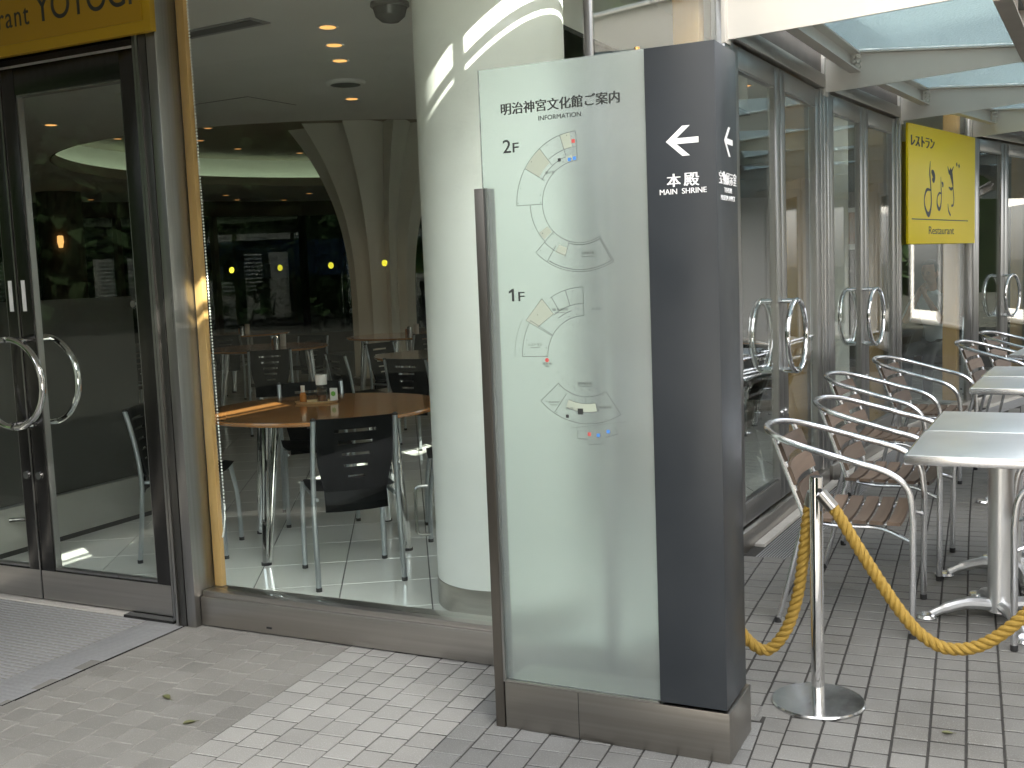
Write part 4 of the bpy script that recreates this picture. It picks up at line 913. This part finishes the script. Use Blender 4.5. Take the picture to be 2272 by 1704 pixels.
# ceiling fittings
def downlight(x, y, z, lb, mt=M_LAMP, r=.050, watt=.15):
    t = thing('downlight', lb, 'ceiling light', (x,y,z), group='small warm ceiling downlights')
    MB().lathe([(r,-.003),(r+.012,-.006),(r+.018,-.002),(r+.018,.0)], (0,0,0), 28, cap=False).build('trim_ring', M_CEIL, t)
    MB().lathe([(r,-.0045),(.0001,-.0045)], (0,0,0), 24, cap=False).build('lens', mt, t, smooth=0)
    ld = bpy.data.lights.new('lamp', 'SPOT'); ld.energy = watt; ld.color = (1,.78,.55); ld.spot_size = radians(115); ld.spot_blend = .8; ld.shadow_soft_size = .05
    lo_ = bpy.data.objects.new('lamp', ld); COL.objects.link(lo_); lo_.parent = t; lo_.location = (0,0,-.02)
LD = 'small warm downlight in the ceiling of the dining room'
for i, (x,y) in enumerate([(-3.99,5.70),(-4.26,6.15),(-4.53,6.60),(-5.41,8.03)]): downlight(x,y,3.0, ['nearest','second','third','fourth'][i]+' of the warm downlights running away from the round column')
for x,y,lb in ((-6.40,5.96,'warm downlight highest in the entrance door glass'),(-8.42,7.45,'warm downlight left of the round recess'),(-2.38,9.67,'warm downlight above the nearest terrace doors'),(-2.83,11.4,'second warm downlight above the terrace doors')): downlight(x,y,3.0,lb)
for x,y,lb in [(-9.65,11.02,'small downlight in the recess, farthest forward and left of the fluted pillar'),(-10.56,11.88,'small downlight in the recess nearest the wooden post cover'),(-10.82,12.98,'small downlight in the middle of the round recess'),(-10.51,14.07,'small downlight at the far edge of the recess beside the fluted pillar'),(-11.2,11.0,'small downlight at the left end of the recess, in the door glass'),(-11.3,12.0,'second small downlight at the left of the recess, in the door glass')]: downlight(x,y,3.44,lb,M_LAMPDIM,.048,.12)
for x,y,lb in [(-8.42,10.6,'hidden fill downlight on the left before the fluted pillar'),(-7.55,10.75,'hidden fill downlight before the middle of the fluted pillar'),(-6.75,11.0,'hidden fill downlight on the right of the fluted pillar by the column')]: downlight(x,y,3.44,lb,M_LAMPDIM,.048,1.8)  # stronger spots out of sight in the recess, kept as fill for the pillar
for x,y,lb in [(-13.0,15.19,'leftmost of the faint far downlights seen in the window'),(-11.88,16.11,'faint far downlight nearest the fluted pillar'),(-13.13,17.0,'lowest of the faint far downlights seen in the window'),(-15.0,14.0,'faint far downlight right of the wall lamp'),(-15.0,12.6,'faint far downlight straight above the wall lamp'),(-13.6,16.2,'faint far downlight between the two mullions of the far windows')]: downlight(x,y,3.0,lb,M_LAMPDIM,.048,.1)
ad = thing('air_slot', 'long narrow grey air slot in the ceiling', 'air vent', (-4.5,5.34,3.0), radians(-4)); MB().box(-.75,.30,-.085,.085,-.006,0).build('frame', P('vent_grey', (.34,.35,.35), .5), ad); MB().box(-.73,.27,-.055,.04,-.010,-.0065).build('slot', P('vent_dark', (.16,.165,.165), .6), ad)
for x,y,lb in ((-4.99,7.33,'round grey air vent between the ceiling downlights'),(-6.62,6.75,'round grey air vent at the top of the entrance door glass')):
    v = thing('air_vent', lb, 'air vent', (x,y,3.0)); MB().lathe([(.16,0),(.15,-.02),(.12,-.026)], (0,0,0), 28, cap=False).build('ring', M_CEIL, v); MB().lathe([(.12,-.024),(.06,-.035),(.0001,-.038)], (0,0,0), 24, cap=False).build('cone', P('vent_dark2', (.16,.165,.16), .6), v)
ht = thing('ceiling_hatch', 'square access hatch outline in the ceiling', 'hatch', (-6.3,7.7,3.0), radians(-3)); MB().box(-.31,.31,-.31,.31,-.002,0).build('frame', P('hatch_gap', (.05,.05,.045), .7), ht); MB().box(-.302,.302,-.302,.302,-.004,-.0022).build('panel', M_CEIL, ht)
dm = thing('ceiling_speaker', 'grey dome fitting on the ceiling beside the round column', 'dome', (-3.36,5.42,3.0)); MB().lathe([(.11,0),(.112,-.02),(.10,-.03)], (0,0,0), 28, cap=False).build('collar', P('dome_grey', (.22,.22,.20), .5), dm); MB().lathe([(.098,-.028),(.085,-.075),(.05,-.105),(.0001,-.115)], (0,0,0), 28, cap=False).build('dome', P('dome_smoke', (.16,.16,.145), .25), dm)
bk = MB().box(-2.62,-2.10,4.9,8.6,2.62,3.0); bk.build('ceiling_bulkhead', M_CEIL, ceiling); 
MB().box(-2.635,-2.085,4.885,8.615,2.60,2.622).build('bulkhead_trim', M_DKSTEEL, ceiling)
# framed notice boards inside the terrace doors
for x, y, z0, z1, lb in ((-2.1,10.9,1.50,1.98,'white framed notice hung inside the second terrace doors'),(-1.75,12.3,1.55,2.0,'white framed notice behind the yellow panel sign')):
    nb = thing('notice_board', lb, 'notice', (x,y,z0)); MB().box(-.22,.22,-.015,.015,0,z1-z0,.004).build('frame', M_PAPER, nb); MB().box(-.17,.17,-.018,-.0155,.06,z1-z0-.05).build('picture', P('notice_print', (.30,.24,.16), .5, c2=(.45,.20,.10), scale=9), nb); MB().box(-.02,.02,.0155,.03,-z0,0).build('stand', M_STEEL, nb)

# ================================================================== PEOPLE
def skin_mesh(name, V, E, R, mat, sub=2):
    me = bpy.data.meshes.new(name); me.from_pydata(V, E, []); o = bpy.data.objects.new(name, me); COL.objects.link(o)
    md = o.modifiers.new('s','SKIN'); md.use_smooth_shade = True
    sv = me.skin_vertices[0].data
    for i, r in enumerate(R): sv[i].radius = (r, r) if not isinstance(r, tuple) else r; sv[i].use_root = (i == 0)
    ss = o.modifiers.new('u','SUBSURF'); ss.levels = sub; ss.render_levels = sub
    dg = bpy.context.evaluated_depsgraph_get(); dg.update(); nm = bpy.data.meshes.new_from_object(o.evaluated_get(dg)); bpy.data.objects.remove(o)
    nm.materials.clear(); nm.materials.append(mat); nm.polygons.foreach_set('use_smooth',[True]*len(nm.polygons)); nm.name = name; return nm
def head(parent, loc, rz, tilt=0):
    m = MB(); nu, nv = 24, 18; vs_ = []
    for i in range(nv+1):
        th_ = pi*i/nv
        for k in range(nu):
            a = 2*pi*k/nu; x, y, z = sin(th_)*cos(a), sin(th_)*sin(a), -cos(th_)
            rx, ry, rz_ = .098, .076, .118
            if z < 0: ry *= 1-.28*(-z)**1.5; rx *= 1-.10*(-z)
            X, Y, Z = x*rx, y*ry, z*rz_
            if x > .5:
                fr_ = (x-.5)*2; X -= .008*fr_*(1 if abs(z) < .25 and abs(y) > .18 else 0)
                if abs(y) < .17 and -.34 < z < .08: X += .024*(1-abs(y)/.17)*(1-abs(z+.22)/.30 if abs(z+.22) < .30 else 0)
                if abs(y) < .4 and -.68 < z < -.48: X += .006
            vs_.append((X, Y, Z))
    m.add(vs_, [(i*nu+k, i*nu+(k+1)%nu, (i+1)*nu+(k+1)%nu, (i+1)*nu+k) for i in range(nv) for k in range(nu)])
    for s in (-1,1): m.ball((-.005, s*.078, -.012), (.020,.010,.030), 10, 8)
    h = m.build('head', M_SKIN, parent, loc=loc, rot=(0,tilt,rz), smooth=60)
    hm = MB(); hm.ball((-.014,0,.026), (.101,.083,.104), 24, 16); hb = hm.mesh('hair', M_HAIR, 60)
    bm = bmesh.new(); bm.from_mesh(hb)
    bmesh.ops.delete(bm, geom=[v for v in bm.verts if (v.co.x > .05 and v.co.z < .075) or v.co.z < -.045], context='VERTS'); bm.to_mesh(hb); bm.free(); put('hair', hb, h)
    e = MB()
    for s in (-1,1): e.ball((.083, s*.030, .004), (.008,.011,.005), 8, 6)
    e.build('eyes', M_RUBBER, h)
    gl_ = MB()
    for s in (-1,1): gl_.tube([(.094+.0*k, s*.032+.02*cos(2*pi*k/14), .002+.016*sin(2*pi*k/14)) for k in range(14)], .0016, 6, closed=True)
    gl_.build('glasses', M_RUBBER, h)
    mo = MB(); mo.ball((.083,0,-.062), (.006,.020,.004), 10, 6); mo.build('mouth', P('lips', (.30,.11,.09), .5) if 'lips' not in bpy.data.materials else bpy.data.materials['lips'], h)
    return h
def hand(V, E, R, wrist, palm, dirv, side):
    """adds palm + five fingers to a skin graph; wrist index exists"""
    d = Vector(dirv).normalized(); s = Vector(side).normalized(); up = d.cross(s); p = Vector(palm)
    V.append(tuple(p)); pi_ = len(V)-1; E.append((wrist, pi_)); R.append(.026)
    for k, (off, ln_, r) in enumerate(((-.027,.066,.0085),(-.009,.076,.009),(.009,.072,.009),(.026,.058,.008))):
        b = p+d*.03+s*off; V.append(tuple(b)); E.append((pi_, len(V)-1)); R.append(.0105)
        V.append(tuple(b+d*ln_*.55+up*.012)); E.append((len(V)-2,len(V)-1)); R.append(r); V.append(tuple(b+d*ln_*.75+up*.045)); E.append((len(V)-2,len(V)-1)); R.append(r*.85)
    b = p-s*.03+d*.0; V.append(tuple(b)); E.append((pi_, len(V)-1)); R.append(.011); V.append(tuple(b-s*.015+d*.04+up*.02)); E.append((len(V)-2,len(V)-1)); R.append(.0095)
# seated man, elbows on the table, hands clasped before his mouth. local: faces +x
mn = thing('person', 'man in a pale shirt sitting at a table with clasped hands behind the glass', 'person', (-.98,11.85,0), radians(-112))
V = [(0,0,.50),(0,0,.62),(.03,0,.78),(.07,0,.95),(.08,0,1.04),(.10,0,1.12)]; E = [(0,1),(1,2),(2,3),(3,4),(4,5)]; Rr = [(.15,.12),(.15,.115),(.155,.11),(.16,.10),.075,.052]
for s in (-1,1):
    b = len(V); V += [(.075,s*.15,1.01),(.10,s*.205,.965),(.19,s*.215,.86),(.27,s*.20,.80)]; E += [(3,b),(b,b+1),(b+1,b+2),(b+2,b+3)]; Rr += [.075,.062,.052,.046]
put('shirt', skin_mesh('shirt', V, E, Rr, M_SHIRT), mn)
V = []; E = []; Rr = []
for s in (-1,1):
    b = len(V); V += [(.25,s*.205,.815),(.285,s*.195,.79),(.31,s*.12,.92),(.325,s*.045,1.045)]; E += [(b,b+1),(b+1,b+2),(b+2,b+3)]; Rr += [.038,.040,.034,.026]
    hand(V, E, Rr, b+3, (.325,s*.026,1.09), (-.05,-s*.35,1), (0.6,0,.1))
    if s == -1: E.append((0,0)) if False else None
put('forearms', skin_mesh('forearms', V[:len(V)//2], [e for e in E if max(e) < len(V)//2], Rr[:len(V)//2], M_SKIN, 1), mn)
h2 = len(V)//2; put('forearms', skin_mesh('forearms', V[h2:], [(a-h2,b-h2) for a,b in E if min(a,b) >= h2], Rr[h2:], M_SKIN, 1), mn)
V = [(-.02,0,.52)]; E = []; Rr = [(.15,.12)]
for s in (-1,1):
    b = len(V); V += [(.02,s*.09,.50),(.38,s*.11,.52),(.42,s*.11,.30),(.40,s*.11,.08),(.50,s*.12,.04)]; E += [(0,b),(b,b+1),(b+1,b+2),(b+2,b+3),(b+3,b+4)]; Rr += [.09,.07,.058,.045,.04]
put('trousers', skin_mesh('trousers', V, E, Rr, M_TROUSER), mn)
put('neck', skin_mesh('neck', [(.09,0,1.07),(.115,0,1.17),(.13,0,1.24)], [(0,1),(1,2)], [.055,.05,.05], M_SKIN, 1), mn)
head(mn, (.155,0,1.285), 0, .12)
# person in dark clothes half hidden by the round column
pd_ = thing('person', 'person in dark clothes mostly hidden behind the round white column', 'person', (-3.96,6.93,0), radians(60))
V = [(0,0,.92),(0,0,1.08),(.01,0,1.25),(0,0,1.38),(0,0,1.46),(.01,0,1.54)]; E = [(0,1),(1,2),(2,3),(3,4),(4,5)]; Rr = [(.16,.11),(.15,.10),(.165,.11),(.15,.09),.06,.05]
for s in (-1,1):
    b = len(V); V += [(0,s*.16,1.40),(-.01,s*.20,1.33),(-.02,s*.225,1.12),(.06,s*.21,.94),(.09,s*.20,.88)]; E += [(3,b),(b,b+1),(b+1,b+2),(b+2,b+3),(b+3,b+4)]; Rr += [.07,.058,.046,.036,.034]
    b = len(V); V += [(0,s*.09,.86),(.02,s*.10,.48),(-.01,s*.10,.09),(.10,s*.11,.04)]; E += [(0,b),(b,b+1),(b+1,b+2),(b+2,b+3)]; Rr += [.09,.065,.05,.04]
put('clothes', skin_mesh('clothes', V, E, Rr, M_DKCLOTH), pd_)
head(pd_, (.03,0,1.63), 0)

# ================================================================== FALLEN LEAVES
def leaf(x, y, rz, s, lb):
    m = MB(); N = 9; vs_ = []; 
    for i in range(N):
        t = i/(N-1); wv = s*.30*sin(pi*min(1,t*1.02))**.8*(1-.35*t); z = .003+.018*s/.05*(t-.5)**2
        vs_ += [(s*(t-.5), -wv, z+.012*wv/.01*.6), (s*(t-.5), 0, z), (s*(t-.5), wv, z+.012*wv/.01*.6)]
    fs = [(i*3+k, i*3+k+1, (i+1)*3+k+1, (i+1)*3+k) for i in range(N-1) for k in range(2)]
    m.add(vs_, fs); m.add([(a,b,c-.0008) for a,b,c in vs_], [f[::-1] for f in fs]); t = thing('fallen_leaf', lb, 'leaf', (x,y,0), rz)
    m.build('blade', M_LEAFB, t); m = MB(); m.tube([(s*.5,0,.008),(s*.72,s*.05,.004)], .0008, 5); m.build('stalk', M_LEAFB, t)
leaf(-2.764,2.747,radians(-20),.050,'curled green leaf lying nearer the doors on the taupe tiles'); leaf(-2.532,2.609,radians(55),.045,'curled green leaf lying beside the pale band of tiles'); leaf(-.25,3.40,radians(10),.035,'thin green leaf on the grey terrace tiles')

# ================================================================== SURROUNDINGS
wg = thing('sun_blocking_wing', 'tall pale block added out of frame to keep sun off the terrace', 'building', (10.5,-3,0))  # unseen block added and sized to keep the sun off the terrace
MW = Matrix.Translation((-10.5,3,0))
MB(MW).box(9,15,-6,17,-.05,11.51).build('wall', M_WINGWALL, wg); MB(MW).box(8.75,15.2,-6.2,17.2,11.52,11.76).build('roof', M_WINGWALL, wg)
for r in range(3):  # windows and louvres dress the added block for reflections
    for k in range(7):
        y = -4.9+k*2.75; z = 1.0+r*3.55; f = MB(MW).box(8.93,9.02,y,y+1.9,z,z+2.3).build('window', M_WINDARK, wg)
        if r == 0:
            lv = MB(MW)
            for q in range(14): lv.box(8.86,8.92,y,y+1.9,z+.1+q*.16,z+.17+q*.16)
            lv.build('louvres', M_LOUVRE, f, smooth=0)
def tree(x, y, h, cr, lb, seed, n=2600, lo=.35):
    rnd = random.Random(seed); t = thing('tree', lb, 'tree', (x,y,0), group='dark trees around the building')
    MB().tube(spline([(0,0,0),(.1,.05,h*.3),(-.1,.1,h*.6),(.05,0,h*.9)],5), [.28-.015*i for i in range(16)], 10).build('trunk', M_BARK, t)
    br_ = MB()
    for k in range(7):
        a = rnd.uniform(0,6.28); z = h*(.35+.07*k); L_ = cr*rnd.uniform(.5,.9); br_.tube([(0,0,z),(cos(a)*L_*.5,sin(a)*L_*.5,z+.5),(cos(a)*L_,sin(a)*L_,z+.9)], [.09,.06,.03], 6)
    br_.build('branches', M_BARK, t); m = MB(); cl = []
    for k in range(34):
        a = rnd.uniform(0,6.28); u = rnd.uniform(lo,1.02); r_ = cr*sqrt(max(.05,1-abs(2*(u-lo)/(1-lo)-.9)**2*.75))*rnd.uniform(.25,1); cl.append((cos(a)*r_, sin(a)*r_, h*u, cr*rnd.uniform(.22,.40)))
    for k in range(n):
        c = rnd.choice(cl); d = Vector((rnd.gauss(0,1),rnd.gauss(0,1),rnd.gauss(0,1))).normalized()*c[3]*rnd.uniform(.5,1); p = Vector(c[:3])+d; s_ = rnd.uniform(.05,.12)
        u = Vector((rnd.gauss(0,1),rnd.gauss(0,1),rnd.gauss(0,.5))).normalized(); v_ = u.cross(Vector((rnd.gauss(0,1),rnd.gauss(0,1),rnd.gauss(0,1)))).normalized()
        m.add([p-u*s_,p+v_*s_*.5,p+u*s_,p-v_*s_*.5],[(0,1,2,3)])
    m.build('crown', M_LEAF, t, smooth=0)
NM = ['leftmost','second','third','fourth','fifth','sixth','seventh','last']
for i,(x,y) in enumerate([(-22,9.5),(-20.5,14),(-18.5,17.5),(-16,20.5),(-12.5,23.5),(-24.5,15),(-20,21)]): tree(x,y,random.uniform(7,9),random.uniform(2.6,3.4),'dark evergreen tree outside the far windows, '+NM[i]+' in the row',i+3,7000,.05)
wm = MB(); rnd = random.Random(5)
for k in range(34000):
    a = rnd.uniform(radians(60),radians(345)); r_ = rnd.uniform(29,44) if a > radians(104) else rnd.uniform(40,46); z = rnd.uniform(0,1)**.8*13; p = Vector((cos(a)*r_-4, sin(a)*r_, z)); s_ = rnd.uniform(.25,.6)
    u = Vector((rnd.gauss(0,1),rnd.gauss(0,1),rnd.gauss(0,.5))).normalized(); v_ = u.cross(Vector((rnd.gauss(0,1),rnd.gauss(0,1),rnd.gauss(0,1)))).normalized(); wm.add([p-u*s_,p+v_*s_*.6,p+u*s_,p-v_*s_*.6],[(0,1,2,3)])
NBK = 120  # solid backing band added behind the leaves to block gaps of sky
for k in range(NBK):
    a0, a1 = radians(58+290*k/NBK), radians(58+290*(k+1)/NBK); h0 = 13.2+.5*sin(k*1.7)+.5*sin(k*.6); h1 = 13.2+.5*sin((k+1)*1.7)+.5*sin((k+1)*.6)
    wm.add([(cos(a0)*46-4,sin(a0)*46,-.05),(cos(a1)*46-4,sin(a1)*46,-.05),(cos(a1)*46-4,sin(a1)*46,h1),(cos(a0)*46-4,sin(a0)*46,h0)],[(0,1,2,3)])
wm.build('woodland', M_LEAF, smooth=0, kind='stuff', label='dark green woodland surrounding the courtyard', cat='woodland')
tp = thing('sheeting', 'dim blue tarpaulin stretched outside the far windows', 'sheeting', (-15.2,19.2,0)); m = MB(); m.add([(-1.6,-.9,1.55),(1.9,1.6,1.55),(1.9,1.6,2.35),(-1.6,-.9,2.35)],[(0,1,2,3)]); m.add([(-1.6,-.88,1.55),(1.9,1.62,1.55),(1.9,1.62,2.35),(-1.6,-.88,2.35)],[(3,2,1,0)]); m.build('sheet', M_SHEETING, tp, smooth=0)  # flat blue area of unknown cause, built as a sheet on poles
m = MB(); m.tube([(-1.6,-.89,0),(-1.6,-.89,2.4)], .03, 8); m.build('pole', M_DKSTEEL, tp); m = MB(); m.tube([(1.9,1.61,0),(1.9,1.61,2.4)], .03, 8); m.build('pole', M_DKSTEEL, tp)
